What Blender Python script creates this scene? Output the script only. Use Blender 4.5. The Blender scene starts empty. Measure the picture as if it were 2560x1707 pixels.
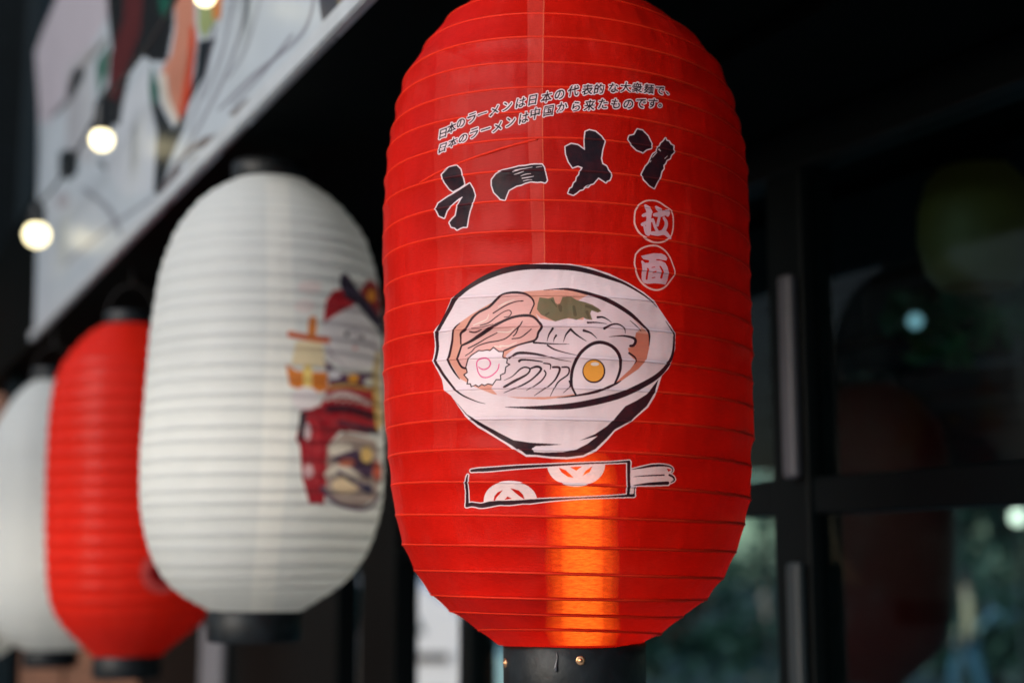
import bpy, bmesh, math, random
import numpy as np
from mathutils import Vector, Matrix

random.seed(7)
R = math.radians
scene = bpy.context.scene
col = scene.collection

# ------------------------------------------------------------------ camera
CAM_Z = 1.8
F_PX = 2560 / 36 * 50
HOR = 1410.0
PITCH = math.atan((HOR - 853.5) / F_PX)
cam_data = bpy.data.cameras.new('camera')
cam_data.lens = 50; cam_data.sensor_width = 36
cam_data.clip_start = 0.02; cam_data.clip_end = 500
cam_data.dof.use_dof = True
cam_data.dof.focus_distance = 0.935
cam_data.dof.aperture_fstop = 3.6
cam = bpy.data.objects.new('camera', cam_data); col.objects.link(cam)
cam.location = (0, 0, CAM_Z)
cam.rotation_euler = (R(90) + PITCH, 0, 0)
scene.camera = cam

# ------------------------------------------------------------------ world, sun, exposure
SUN_EL, SUN_AZ = 20, 236          # azimuth: direction the light comes from, degrees clockwise from +Y
world = bpy.data.worlds.new('World'); scene.world = world
world.use_nodes = True
wn = world.node_tree
bg = wn.nodes['Background']
sky = wn.nodes.new('ShaderNodeTexSky'); sky.sky_type = 'NISHITA'; sky.sun_disc = False
sky.sun_elevation = R(SUN_EL); sky.sun_rotation = R(SUN_AZ)
sky.air_density = 1.0; sky.dust_density = 1.5; sky.ozone_density = 1.0
wn.links.new(sky.outputs[0], bg.inputs[0]); bg.inputs[1].default_value = 0.085
sun_d = bpy.data.lights.new('sun', 'SUN'); sun_d.energy = 2.0; sun_d.angle = R(50)
sun_d.color = (1.0, 0.995, 0.99)
sun = bpy.data.objects.new('sun', sun_d); col.objects.link(sun)
az = R(SUN_AZ)
sdir = Vector((math.sin(az) * math.cos(R(SUN_EL)), math.cos(az) * math.cos(R(SUN_EL)), math.sin(R(SUN_EL))))
sun.rotation_euler = sdir.to_track_quat('Z', 'Y').to_euler()
sun.location = sdir * 30
scene.view_settings.view_transform = 'Standard'
scene.view_settings.look = 'None'
scene.view_settings.exposure = 1.12
scene.view_settings.gamma = 1.0
scene.view_settings.use_curve_mapping = False
scene.render.engine = 'CYCLES'
scene.cycles.use_denoising = True
scene.cycles.max_bounces = 8
scene.cycles.transparent_max_bounces = 12
scene.cycles.transmission_bounces = 6
scene.cycles.caustics_reflective = False
scene.cycles.caustics_refractive = False
scene.cycles.sample_clamp_indirect = 6

# ------------------------------------------------------------------ projection helpers (for measuring the photograph)
def project(P):
    P = np.asarray(P, float)
    X, Y, h = P[..., 0], P[..., 1], P[..., 2] - CAM_Z
    f = Y * math.cos(PITCH) + h * math.sin(PITCH)
    u = -Y * math.sin(PITCH) + h * math.cos(PITCH)
    return 1280 + F_PX * X / f, 853.5 - F_PX * u / f

def at(px, py, Y):
    a = (px - 1280) / F_PX; b = (853.5 - py) / F_PX
    d = Vector((a, math.cos(PITCH) - b * math.sin(PITCH), math.sin(PITCH) + b * math.cos(PITCH)))
    d *= Y / d.y
    return Vector((d.x, d.y, CAM_Z + d.z))

# ------------------------------------------------------------------ object helpers
def tag(o, label=None, cat=None, group=None, kind=None):
    if label: o['label'] = label
    if cat: o['category'] = cat
    if group: o['group'] = group
    if kind: o['kind'] = kind
    return o

def empty(name, loc=(0, 0, 0), rz=0):
    o = bpy.data.objects.new(name, None); col.objects.link(o)
    o.location = loc; o.rotation_euler = (0, 0, rz); o.empty_display_size = .05
    return o

def mesh_obj(name, me, mat=None, parent=None, smooth=False):
    o = bpy.data.objects.new(name, me); col.objects.link(o)
    if mat is not None and not me.materials: me.materials.append(mat)
    if parent is not None: o.parent = parent
    if smooth:
        for p in me.polygons: p.use_smooth = True
    return o

def from_bm(name, bm, mat=None, parent=None, smooth=False):
    me = bpy.data.meshes.new(name); bm.to_mesh(me); bm.free()
    return mesh_obj(name, me, mat, parent, smooth)

def from_py(name, vs, fs, mat=None, parent=None, smooth=False):
    me = bpy.data.meshes.new(name); me.from_pydata([tuple(v) for v in vs], [], fs); me.update()
    return mesh_obj(name, me, mat, parent, smooth)

def box_bm(lo, hi, bev=0.0, bm=None, M=None):
    own = bmesh.new()
    vs = [own.verts.new((x, y, z)) for x in (lo[0], hi[0]) for y in (lo[1], hi[1]) for z in (lo[2], hi[2])]
    for f in ((0, 1, 3, 2), (4, 6, 7, 5), (0, 4, 5, 1), (2, 3, 7, 6), (0, 2, 6, 4), (1, 5, 7, 3)):
        own.faces.new([vs[i] for i in f])
    if bev: bmesh.ops.bevel(own, geom=own.edges[:], offset=bev, segments=2, affect='EDGES', profile=.5)
    if M is not None: own.transform(M)
    bmesh.ops.recalc_face_normals(own, faces=own.faces)
    if bm is None: return own
    tmp = bpy.data.meshes.new('t'); own.to_mesh(tmp); own.free(); bm.from_mesh(tmp); bpy.data.meshes.remove(tmp)
    return bm

def tube(pts, rad, seg=8, closed=False, caps=True):
    """mesh data for a tube through pts; rad number or list"""
    pts = [Vector(p) for p in pts]; n = len(pts)
    rads = rad if isinstance(rad, (list, tuple)) else [rad] * n
    vs, fs = [], []
    prev = None
    for i, p in enumerate(pts):
        a = pts[(i + 1) % n] if (closed or i < n - 1) else p
        b = pts[(i - 1) % n] if (closed or i > 0) else p
        t = (a - b).normalized()
        if prev is None:
            up = Vector((0, 0, 1)) if abs(t.z) < .9 else Vector((1, 0, 0))
            nrm = t.cross(up).normalized()
        else:
            nrm = (prev - t * prev.dot(t)).normalized()
        prev = nrm; bi = t.cross(nrm)
        for k in range(seg):
            an = 2 * math.pi * k / seg
            vs.append(p + (nrm * math.cos(an) + bi * math.sin(an)) * rads[i])
    m = n if closed else n - 1
    for i in range(m):
        for k in range(seg):
            a = i * seg + k; b = i * seg + (k + 1) % seg
            c = ((i + 1) % n) * seg + (k + 1) % seg; d = ((i + 1) % n) * seg + k
            fs.append((a, b, c, d))
    if caps and not closed:
        fs.append(tuple(reversed(range(seg)))); fs.append(tuple(range((n - 1) * seg, n * seg)))
    return vs, fs

def lathe(prof, seg=48, c=(0, 0)):
    vs, fs = [], []
    for (r, z) in prof:
        for k in range(seg):
            a = 2 * math.pi * k / seg
            vs.append((c[0] + r * math.cos(a), c[1] + r * math.sin(a), z))
    for i in range(len(prof) - 1):
        for k in range(seg):
            k2 = (k + 1) % seg
            fs.append((i * seg + k, i * seg + k2, (i + 1) * seg + k2, (i + 1) * seg + k))
    return vs, fs

# ------------------------------------------------------------------ materials
def mat_new(name):
    m = bpy.data.materials.new(name); m.use_nodes = True
    nt = m.node_tree; p = nt.nodes['Principled BSDF']
    return m, nt, p

def plain(name, c, rough=.6, metal=0, bump=0, scale=40, var=.0, spec=.5, coat=0, c2=None, aniso=None):
    m, nt, p = mat_new(name)
    p.inputs['Base Color'].default_value = (*c, 1)
    p.inputs['Roughness'].default_value = rough
    p.inputs['Metallic'].default_value = metal
    p.inputs['Specular IOR Level'].default_value = spec
    p.inputs['Coat Weight'].default_value = coat
    p.inputs['Coat Roughness'].default_value = .15
    if bump or var:
        tc = nt.nodes.new('ShaderNodeTexCoord')
        mp = nt.nodes.new('ShaderNodeMapping'); nt.links.new(tc.outputs['Object'], mp.inputs[0])
        if aniso: mp.inputs['Scale'].default_value = aniso
        n = nt.nodes.new('ShaderNodeTexNoise'); n.inputs['Scale'].default_value = scale
        n.inputs['Detail'].default_value = 6
        nt.links.new(mp.outputs[0], n.inputs[0])
        if bump:
            b = nt.nodes.new('ShaderNodeBump'); b.inputs['Strength'].default_value = bump
            b.inputs['Distance'].default_value = .002
            nt.links.new(n.outputs[0], b.inputs['Height']); nt.links.new(b.outputs[0], p.inputs['Normal'])
        if var:
            r = nt.nodes.new('ShaderNodeValToRGB')
            c2 = c2 or tuple(x * (1 - var) for x in c)
            r.color_ramp.elements[0].position = .35; r.color_ramp.elements[1].position = .65
            r.color_ramp.elements[0].color = (*c2, 1); r.color_ramp.elements[1].color = (*c, 1)
            nt.links.new(n.outputs[0], r.inputs[0]); nt.links.new(r.outputs[0], p.inputs['Base Color'])
    return m

def emit(name, c, s):
    m, nt, p = mat_new(name)
    p.inputs['Base Color'].default_value = (*c, 1)
    p.inputs['Emission Color'].default_value = (*c, 1)
    p.inputs['Emission Strength'].default_value = s
    return m

def glass_mat(name, tint, refl=.05, rough=0.0):
    m = bpy.data.materials.new(name); m.use_nodes = True
    nt = m.node_tree; nt.nodes.clear()
    out = nt.nodes.new('ShaderNodeOutputMaterial')
    tr = nt.nodes.new('ShaderNodeBsdfTransparent'); tr.inputs[0].default_value = (*tint, 1)
    gl = nt.nodes.new('ShaderNodeBsdfGlossy'); gl.inputs['Roughness'].default_value = rough
    fr = nt.nodes.new('ShaderNodeFresnel'); fr.inputs[0].default_value = 1.2
    ge = nt.nodes.new('ShaderNodeNewGeometry'); mm = nt.nodes.new('ShaderNodeMath'); mm.operation = 'SUBTRACT'; mm.use_clamp = True
    nt.links.new(fr.outputs[0], mm.inputs[0]); nt.links.new(ge.outputs['Backfacing'], mm.inputs[1])
    mx = nt.nodes.new('ShaderNodeMixShader')
    nt.links.new(mm.outputs[0], mx.inputs[0]); nt.links.new(tr.outputs[0], mx.inputs[1])
    nt.links.new(gl.outputs[0], mx.inputs[2]); nt.links.new(mx.outputs[0], out.inputs[0])
    return m

M_black_plastic = plain('black_plastic', (.007, .010, .013), rough=.48, bump=.35, scale=90, var=.5, spec=.3)
M_black_metal = plain('black_metal', (.0012, .0026, .0032), rough=.5, bump=.1, scale=30, spec=.10)
M_dark_paint = plain('dark_paint', (.0016, .0030, .0033), rough=.7, bump=.2, scale=20, var=.3, spec=.02)
M_brass = plain('brass', (.75, .42, .22), rough=.3, metal=1, bump=.1, scale=300)
M_steel = plain('grey_anodised_metal', (.06, .06, .072), rough=.5, metal=.2, bump=.05, scale=200)
M_dull = plain('dull_black_metal', (.014, .02, .024), rough=.5, bump=.05, scale=200)
M_cord = plain('black_cord', (.012, .012, .013), rough=.8, bump=.5, scale=400)

# ------------------------------------------------------------------ flat print: a small rasteriser (photo pixel space -> unwrapped texture)
class Canvas:
    def __init__(s, x0, y0, x1, y1, S=2.0):
        s.x0, s.y0, s.S = x0, y0, S
        s.w = int((x1 - x0) * S); s.h = int((y1 - y0) * S)
        s.rgb = np.zeros((s.h, s.w, 3), np.float32); s.a = np.zeros((s.h, s.w), np.float32)
    def tr(s, pts, T):
        sc, ox, oy = T
        return [((ox + p[0] / sc - s.x0) * s.S, (oy + p[1] / sc - s.y0) * s.S) for p in pts]
    def mask_poly(s, pts, T, m=None):
        P = np.array(s.tr(pts, T)); m = np.zeros((s.h, s.w), bool) if m is None else m
        ya = max(0, int(P[:, 1].min())); yb = min(s.h - 1, int(P[:, 1].max()) + 1)
        n = len(P)
        for y in range(ya, yb + 1):
            yc = y + .5; xs = []
            for i in range(n):
                (x1, y1), (x2, y2) = P[i], P[(i + 1) % n]
                if (y1 <= yc) != (y2 <= yc): xs.append(x1 + (yc - y1) / (y2 - y1) * (x2 - x1))
            xs.sort()
            for a, b in zip(xs[::2], xs[1::2]):
                a = max(0, int(round(a))); b = min(s.w, int(round(b)))
                if b > a: m[y, a:b] = True
        return m
    def mask_stroke(s, pts, T, m=None, smooth=True):
        m = np.zeros((s.h, s.w), bool) if m is None else m
        P = s.tr(pts, T); W = [p[2] / T[0] * s.S / 2 for p in pts]
        Q = [np.array((p[0], p[1], w)) for p, w in zip(P, W)]
        D = []
        n = len(Q)
        for i in range(n - 1):
            p0 = Q[i - 1] if i else Q[0]; p1 = Q[i]; p2 = Q[i + 1]; p3 = Q[i + 2] if i + 2 < n else Q[-1]
            k = max(2, int(np.hypot(*(p2 - p1)[:2]) / 3)) if smooth else 1
            for j in range(k):
                t = j / k
                if smooth:
                    v = .5 * ((2 * p1) + (-p0 + p2) * t + (2 * p0 - 5 * p1 + 4 * p2 - p3) * t * t + (-p0 + 3 * p1 - 3 * p2 + p3) * t ** 3)
                    v[2] = p1[2] * (1 - t) + p2[2] * t
                else: v = p1
                D.append(v)
        D.append(Q[-1])
        for a, b in zip(D[:-1], D[1:]):
            r = max(a[2], b[2]) + 1
            xa = max(0, int(min(a[0], b[0]) - r)); xb = min(s.w, int(max(a[0], b[0]) + r) + 2)
            ya = max(0, int(min(a[1], b[1]) - r)); yb = min(s.h, int(max(a[1], b[1]) + r) + 2)
            if xb <= xa or yb <= ya: continue
            yy, xx = np.mgrid[ya:yb, xa:xb]; xx = xx + .5; yy = yy + .5
            d = b[:2] - a[:2]; L = float(d @ d) + 1e-9
            t = np.clip(((xx - a[0]) * d[0] + (yy - a[1]) * d[1]) / L, 0, 1)
            dist = np.hypot(xx - a[0] - t * d[0], yy - a[1] - t * d[1])
            m[ya:yb, xa:xb] |= dist < np.maximum(a[2] * (1 - t) + b[2] * t, .6)
        return m
    def paint(s, m, c, a=1.0):
        a0 = s.a[m][:, None]; ao = a + a0 * (1 - a)
        s.rgb[m] = (np.array(c) * a + s.rgb[m] * a0 * (1 - a)) / np.maximum(ao, 1e-6)
        s.a[m] = ao[:, 0]
    def erase(s, m): s.a[m] = 0
    def poly(s, pts, T, c, a=1.0): s.paint(s.mask_poly(pts, T), c, a)
    def stroke(s, pts, T, c, a=1.0, smooth=True): s.paint(s.mask_stroke(pts, T, None, smooth), c, a)
    def blur(s, n=1):
        for _ in range(n):
            for ax in (0, 1):
                A = s.a; C = s.rgb * A[..., None]
                A2 = (np.roll(A, 1, ax) + 2 * A + np.roll(A, -1, ax)) / 4
                C2 = (np.roll(C, 1, ax) + 2 * C + np.roll(C, -1, ax)) / 4
                s.rgb = np.where(A2[..., None] > 1e-4, C2 / np.maximum(A2[..., None], 1e-4), s.rgb); s.a = A2
    def sample(s, px, py):
        x = (px - s.x0) * s.S - .5; y = (py - s.y0) * s.S - .5
        ok = (x > 0) & (y > 0) & (x < s.w - 2) & (y < s.h - 2)
        xi = np.clip(x, 0, s.w - 2); yi = np.clip(y, 0, s.h - 2)
        x0 = xi.astype(int); y0 = yi.astype(int); fx = (xi - x0)[..., None]; fy = (yi - y0)[..., None]
        I = np.concatenate([s.rgb, s.a[..., None]], -1)
        v = (I[y0, x0] * (1 - fx) + I[y0, x0 + 1] * fx) * (1 - fy) + (I[y0 + 1, x0] * (1 - fx) + I[y0 + 1, x0 + 1] * fx) * fy
        v[~ok] = 0
        return v

def dilate(m, r):
    out = m.copy(); ri = int(math.ceil(r))
    for dy in range(-ri, ri + 1):
        for dx in range(-ri, ri + 1):
            if dx * dx + dy * dy <= r * r + .3 and (dx or dy):
                out |= np.roll(np.roll(m, dy, 0), dx, 1)
    return out

def ell(cx, cy, rx, ry, n=40, a0=0, a1=360):
    return [(cx + rx * math.cos(R(a0 + (a1 - a0) * i / n)), cy + ry * math.sin(R(a0 + (a1 - a0) * i / n))) for i in range(n + 1)]

def make_image(name, arr):
    h, w = arr.shape[:2]
    im = bpy.data.images.new(name, w, h, alpha=True, float_buffer=True)
    im.colorspace_settings.name = 'Non-Color'
    im.alpha_mode = 'CHANNEL_PACKED'
    im.pixels.foreach_set(np.ascontiguousarray(arr, np.float32).ravel())
    im.update(); im.pack()
    return im

# glyph triangles from the built-in font
_fc = bpy.data.curves.new('glyph', 'FONT')
_fo = bpy.data.objects.new('glyph', _fc); col.objects.link(_fo)
_glyphs = {}
def glyph(ch):
    if ch in _glyphs: return _glyphs[ch]
    _fc.body = ch
    dg = bpy.context.evaluated_depsgraph_get(); dg.update()
    e = _fo.evaluated_get(dg); m = e.to_mesh(); m.calc_loop_triangles()
    vs = np.array([v.co[:2] for v in m.vertices]); tr = [tuple(t.vertices) for t in m.loop_triangles]
    e.to_mesh_clear()
    _glyphs[ch] = (vs, tr); return _glyphs[ch]

def glyph_mask(cv, ch, cx, cy, size, slope, T, m, shear=.16):
    vs, tr = glyph(ch)
    # glyph cell centre about (.5,.36)
    out = []
    for x, y in vs:
        gx = (x - .5) * size; gy = (y - .36) * size
        gx += gy * shear
        out.append((cx + gx, cy - gy - gx * slope))
    for t in tr: cv.mask_poly([out[i] for i in t], T, m)
    return m

# ------------------------------------------------------------------ artwork of the ramen lantern
T1 = (3.5636, 1060, 180); T2 = (3.015, 1060, 640); T3 = (3.92, 1120, 1100)
T4 = (6.031, 1080, 700); T6 = (6.533, 1570, 490); TP = (1, 0, 0)
WHITE = (.76, .64, .69); BLACK = (.012, .010, .016)
cv = Canvas(1050, 0, 1760, 1640, 2.0)

# glued seam strip of doubled fabric
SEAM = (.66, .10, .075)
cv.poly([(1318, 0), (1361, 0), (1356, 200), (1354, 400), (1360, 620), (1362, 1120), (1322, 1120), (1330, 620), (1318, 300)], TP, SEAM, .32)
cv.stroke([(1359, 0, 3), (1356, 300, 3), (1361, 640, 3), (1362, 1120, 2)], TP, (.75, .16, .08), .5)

for xs_, al in (((1088, 1165), .13), ((1005, 1040), .10)):  # reflection bands on the fabric, painted in as faint pale strips
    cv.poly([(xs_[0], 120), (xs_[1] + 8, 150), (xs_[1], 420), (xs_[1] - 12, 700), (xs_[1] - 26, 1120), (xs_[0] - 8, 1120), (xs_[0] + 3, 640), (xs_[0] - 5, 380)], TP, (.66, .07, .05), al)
# the two small lines
L1s = list(zip('日本のラーメンは日本の代表的な大衆麺で、',
    [(160,545),(237,500),(325,455),(422,410),(520,375),(627,345),(740,305),(860,275),(968,250),(1092,225),(1208,200),(1332,170),(1455,160),(1560,152),(1690,140),(1802,135),(1903,140),(2010,150),(2112,160),(2190,195)]))
L2s = list(zip('日本のラーメンは中国から来たものです。',
    [(163,675),(250,630),(345,590),(440,545),(545,510),(650,485),(765,440),(885,410),(990,370),(1110,345),(1230,315),(1355,310),(1475,300),(1595,285),(1712,282),(1825,285),(1935,278),(2038,280),(2115,310)]))
tm = np.zeros((cv.h, cv.w), bool)
for line in (L1s, L2s):
    for i, (ch, (x, y)) in enumerate(line):
        t = x / 2200
        rot = float(np.interp(t, [0, .2, .4, .6, .8, 1], [.42, .36, .26, .13, -.02, -.14]))
        dx, dy = (22, -32) if ch in '、。' else (0, 0)
        glyph_mask(cv, ch, x + dx, y + dy, (88 if x < 420 else 100) * (.92 if x > 2000 else 1), rot, T1, tm)
tm = dilate(tm, 1.9)
cv.paint(dilate(tm, 5.0), WHITE); cv.paint(tm, BLACK)

# big brushed kana
big = [
 [(225,850),(290,835),(325,870),(345,950),(350,1000),(300,1032),(245,1060),(215,1040),(180,985),(155,915),(190,880)],
 [(400,990),(430,1040),(450,1100),(435,1160),(400,1240),(385,1300),(375,1380),(345,1378),(320,1388),(290,1405),(268,1385),(240,1380),(222,1340),(245,1310),(275,1280),(290,1215),(332,1110),(300,1128),(260,1165),(200,1240),(175,1300),(130,1280),(105,1220),(120,1170),(200,1110),(300,1050)],
 [(600,960),(640,910),(700,880),(780,860),(840,842),(900,838),(960,826),(1050,825),(1068,850),(1075,880),(1095,965),(1080,985),(1040,975),(1010,978),(950,972),(900,985),(860,1002),(820,1010),(750,1050),(735,1090),(720,1140),(680,1130),(620,1070),(600,1010)],
 [(1440,530),(1475,515),(1530,530),(1580,575),(1610,620),(1590,690),(1578,770),(1590,820),(1625,840),(1640,870),(1662,895),(1668,930),(1655,962),(1630,970),(1625,985),(1580,955),(1555,940),(1530,968),(1510,992),(1480,1000),(1465,1020),(1435,1022),(1415,1045),(1390,1050),(1360,1075),(1330,1095),(1285,1080),(1300,1040),(1320,1030),(1335,990),(1355,975),(1362,940),(1382,920),(1388,890),(1415,850),(1370,835),(1325,850),(1290,800),(1265,730),(1260,665),(1310,640),(1370,650),(1435,695),(1430,600)],
 [(1890,530),(1905,510),(1950,520),(2000,570),(2030,640),(2025,680),(1985,690),(1955,715),(1900,695),(1850,650),(1820,600),(1830,570),(1875,560)],
 [(2155,590),(2165,612),(2185,618),(2200,645),(2225,660),(2222,690),(2228,715),(2205,740),(2195,770),(2165,785),(2155,812),(2138,830),(2140,860),(2120,885),(2108,930),(2090,960),(2055,1035),(2010,1010),(1960,960),(1940,910),(1980,840),(2008,810),(2030,760),(2045,730),(2075,712),(2080,680),(2100,668),(2115,635),(2140,615)],
]
bm_ = np.zeros((cv.h, cv.w), bool)
for p in big: cv.mask_poly(p, T1, bm_)
cv.paint(dilate(bm_, 6.0), WHITE); cv.paint(bm_, BLACK)
for st in ([(790,890,7),(850,872,9),(900,862,6),(965,848,3)], [(800,912,3),(850,898,7),(890,885,3)], [(870,945,6),(920,938,8),(975,928,3)],
           [(880,970,4),(920,960,6),(960,958,3)], [(860,925,3),(900,912,6),(950,905,3)], [(1000,850,4),(1050,842,4)], [(330,1115,10),(290,1150,6),(262,1170,3)],
           [(2095,690,12),(2110,705,5)], [(2040,760,4),(2060,735,7),(2080,715,4)], [(2150,770,5),(2170,750,3)], [(1425,1030,3),(1450,1012,6),(1470,1005,3)],
           [(2020,800,6),(2030,785,3)], [(1878,545,10),(1890,530,4)]):
    cv.stroke(st, T1, WHITE)

# circled characters
for st in ([(120,240,26),(180,150,26),(280,85,26),(400,72,26),(510,95,26),(620,170,24),(700,240,22),(735,330,20),(745,450,22),(735,560,22),(700,660,22),(620,730,26),(500,760,28),(390,745,30),(270,680,32),(170,580,30),(115,460,28),(108,350,26),(120,240,26)],
           [(130,950,26),(220,860,28),(350,812,28),(480,812,26),(590,870,24),(680,970,22),(735,1100,20),(770,1250,20),(710,1370,24),(620,1480,28),(500,1530,30),(380,1510,30),(270,1440,32),(180,1330,30),(125,1200,28),(112,1080,26),(130,950,26)]):
    cv.stroke(st, T6, (.86, .50, .46))
INK2 = (.70, .45, .52)
for st in ([(285,165,50),(340,240,90),(340,350,80),(335,480,80),(335,600,80)], [(250,320,50),(330,290,70),(370,265,60)], [(240,465,60),(320,430,60),(400,390,50)],
           [(270,500,40),(300,600,50),(330,630,60)], [(465,190,55),(510,230,70),(540,260,60)], [(430,310,50),(530,300,90),(640,270,90),(650,315,50)],
           [(410,400,40),(440,500,45),(480,580,50)], [(510,360,45),(480,480,45)], [(590,360,45),(630,450,55),(590,560,65),(530,600,60)], [(390,610,60),(480,615,80),(600,600,80),(690,690,40)]):
    cv.stroke(st, T6, INK2)
cv.poly([(220,975),(330,950),(430,930),(560,935),(620,965),(655,1010),(640,1050),(590,1045),(520,1030),(475,1030),(475,1048),(560,1055),(620,1090),(655,1160),(668,1250),(655,1380),(625,1445),(560,1430),(450,1420),(330,1430),(270,1415),(235,1360),(228,1260),(232,1120),(220,1060),(240,1050),(290,1090),(350,1085),(355,1045),(260,1030)], T6, INK2)
for st in ([(325,1190,30),(315,1350,32)], [(535,1150,24),(565,1220,34),(550,1330,36)], [(395,1168,14),(445,1158,14)], [(410,1248,14),(455,1240,14)], [(405,1335,14),(450,1325,14)]):
    cv.erase(cv.mask_stroke(st, T6))

# the bowl
OUT = [(900,48),(1100,55),(1250,85),(1400,130),(1550,200),(1660,270),(1735,335),(1800,430),(1860,520),(1897,585),(1893,700),(1870,790),(1845,850),(1800,900),(1775,970),(1740,1060),(1690,1140),(1560,1250),(1440,1320),(1390,1380),(1300,1470),(1200,1515),(1080,1530),(960,1525),(850,1512),(770,1512),(720,1480),(560,1385),(400,1290),(310,1210),(250,1130),(200,1050),(150,1010),(130,930),(90,850),(62,790),(68,620),(75,560),(110,510),(150,430),(205,320),(300,240),(430,160),(560,105),(700,70),(800,55)]
cv.poly(OUT, T2, WHITE)
SOUP = (.66, .31, .24)
cv.poly([(225,555),(260,505),(350,440),(450,380),(600,300),(760,265),(900,255),(1100,255),(1250,290),(1400,345),(1550,440),(1650,540),(1697,590),(1703,690),(1680,780),(1620,850),(1490,940),(1300,1020),(1100,1060),(900,1080),(700,1070),(520,1040),(380,985),(260,920),(190,795),(205,650)], T2, SOUP)
NOO = (.72, .57, .62)
cv.poly([(840,430),(880,470),(980,490),(1080,470),(1200,480),(1260,380),(1160,335),(1240,292),(1400,350),(1550,440),(1640,540),(1600,580),(1590,620),(1600,680),(1540,690),(1550,740),(1600,800),(1560,850),(1480,930),(1300,1020),(1120,1040),(1050,1052),(900,1060),(700,1062),(560,1052),(510,1000),(520,960),(560,900),(620,800),(620,740),(700,680),(850,600),(890,530)], T2, NOO)
cv.poly([(1600,575),(1700,590),(1700,700),(1680,780),(1620,850),(1490,940),(1440,960),(1560,850),(1600,790),(1550,735),(1545,690),(1600,675)], T2, (.56, .19, .13))
MEAT = (.72, .40, .38)
cv.poly([(420,960),(428,800),(500,745),(530,690),(600,570),(700,480),(850,400),(980,280),(1080,210),(1240,185),(1400,205),(1500,270),(1535,350),(1510,420),(1475,520),(1200,560),(700,840)], T4, MEAT)
cv.poly([(430,985),(560,900),(700,840),(850,740),(1000,650),(1200,560),(1400,530),(1520,550),(1610,630),(1655,700),(1600,790),(1580,860),(1530,910),(1400,945),(1250,990),(1080,1060),(1010,1075),(900,1020),(700,1060),(540,1200),(500,1330),(440,1310),(400,1250),(385,1180),(410,1060)], T4, MEAT)
for st in ([(990,400,14),(1100,340,18),(1240,290,8)], [(620,680,14),(760,620,16),(820,580,14),(845,510,8)], [(980,775,16),(1150,780,16),(1230,730,10)], [(1010,985,20),(1150,985,18),(1270,930,8)], [(930,990,20),(1030,1010,16)]):
    cv.stroke(st, T4, (.80, .66, .60))
BK = (.018, .012, .018)
def S4(*st):
    for s_ in st: cv.stroke(s_, T4, BK)
def S2(*st):
    for s_ in st: cv.stroke(s_, T2, BK)
S4([(420,960,22),(420,880,26),(428,800,34),(500,745,40),(530,690,34),(600,570,38),(700,480,34),(850,400,38),(980,280,34),(1080,210,30),(1240,185,40),(1400,205,36),(1500,270,28),(1535,350,24),(1510,420,20),(1475,500,24)],
   [(430,985,26),(560,920,42),(700,830,54),(850,740,54),(1000,650,42),(1200,560,40),(1400,530,42),(1520,550,40),(1610,630,36),(1655,700,40),(1600,790,36),(1580,860,34),(1530,910,34),(1400,945,28),(1250,990,26),(1080,1060,26)],
   [(430,985,26),(410,1060,30),(385,1180,34),(400,1250,32),(440,1310,34),(500,1330,30)],
   [(910,495,18),(1100,380,20),(1250,325,16),(1370,312,16)],
   [(725,680,14),(850,640,18),(960,550,16),(1060,480,14),(1150,450,16),(1188,490,16),(1150,545,14),(1080,555,12)],
   [(600,725,16),(750,705,18),(920,660,8)], [(560,775,20),(640,785,22),(740,745,12)],
   [(530,1025,18),(650,960,20),(800,870,16),(970,790,12)],
   [(500,1135,12),(580,1080,16),(650,1000,16),(800,940,20),(1000,905,18),(1120,860,20),(1250,750,16),(1320,690,24),(1360,620,14)],
   [(1215,840,16),(1260,800,18),(1300,720,20)], [(1200,880,18),(1320,865,18),(1420,800,18),(1495,735,14)])
S2([(825,650,16),(900,655,12),(1000,660,8),(1095,660,3)], [(930,670,14),(980,700,12),(1060,725,8),(1150,745,3)],
   [(640,770,14),(700,730,18),(800,730,16),(900,745,12),(1000,775,8),(1110,795,3)], [(715,790,20),(740,780,14),(820,785,12),(890,795,8)],
   [(600,935,3),(660,905,8),(720,850,12),(760,835,12),(795,850,14),(770,890,14),(680,940,22),(605,985,18)],
   [(800,845,12),(850,830,18),(880,850,18),(840,900,14),(760,960,14),(600,1030,4)],
   [(900,805,10),(950,815,12),(950,850,6)], [(905,860,12),(915,890,12),(870,950,12),(770,1012,4)],
   [(970,835,16),(1020,840,18),(1010,890,16),(960,960,12),(830,1050,4)], [(1040,835,12),(1090,840,14),(1085,890,12),(1010,950,12),(950,1055,4)],
   [(1095,940,12),(1100,980,10),(1050,1030,4)],
   [(970,545,18),(940,590,12),(925,640,3)], [(995,595,16),(980,620,10),(975,645,3)], [(1105,550,18),(1070,590,12),(1050,645,3)],
   [(1105,550,18),(1150,590,14),(1225,640,4)], [(1205,560,20),(1260,580,12),(1305,620,3)], [(1310,460,18),(1350,460,14),(1390,480,8),(1415,500,3)],
   [(1235,500,16),(1300,500,10),(1380,510,3)], [(1360,545,20),(1420,515,14),(1470,515,12),(1510,545,10),(1520,580,4)],
   [(1395,608,3),(1500,600,12),(1580,615,20),(1600,640,22),(1585,670,22),(1560,675,20)], [(1550,730,16),(1590,760,14),(1600,790,10),(1585,815,3)],
   [(1555,485,4),(1600,525,8),(1638,568,3)])
zz = [(310,835),(330,780),(355,745),(385,725),(405,710),(435,712),(470,705),(490,710),(515,685),(560,718),(595,718),(597,765),(627,772),(620,805),(643,815),(612,835),(605,880),(572,895),(575,930),(540,930),(515,970),(480,962),(455,975),(432,965),(410,985),(385,970),(355,985),(345,962),(320,962),(325,930),(292,893),(318,875)]
cv.poly(zz, T2, (.80, .68, .73))
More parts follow.
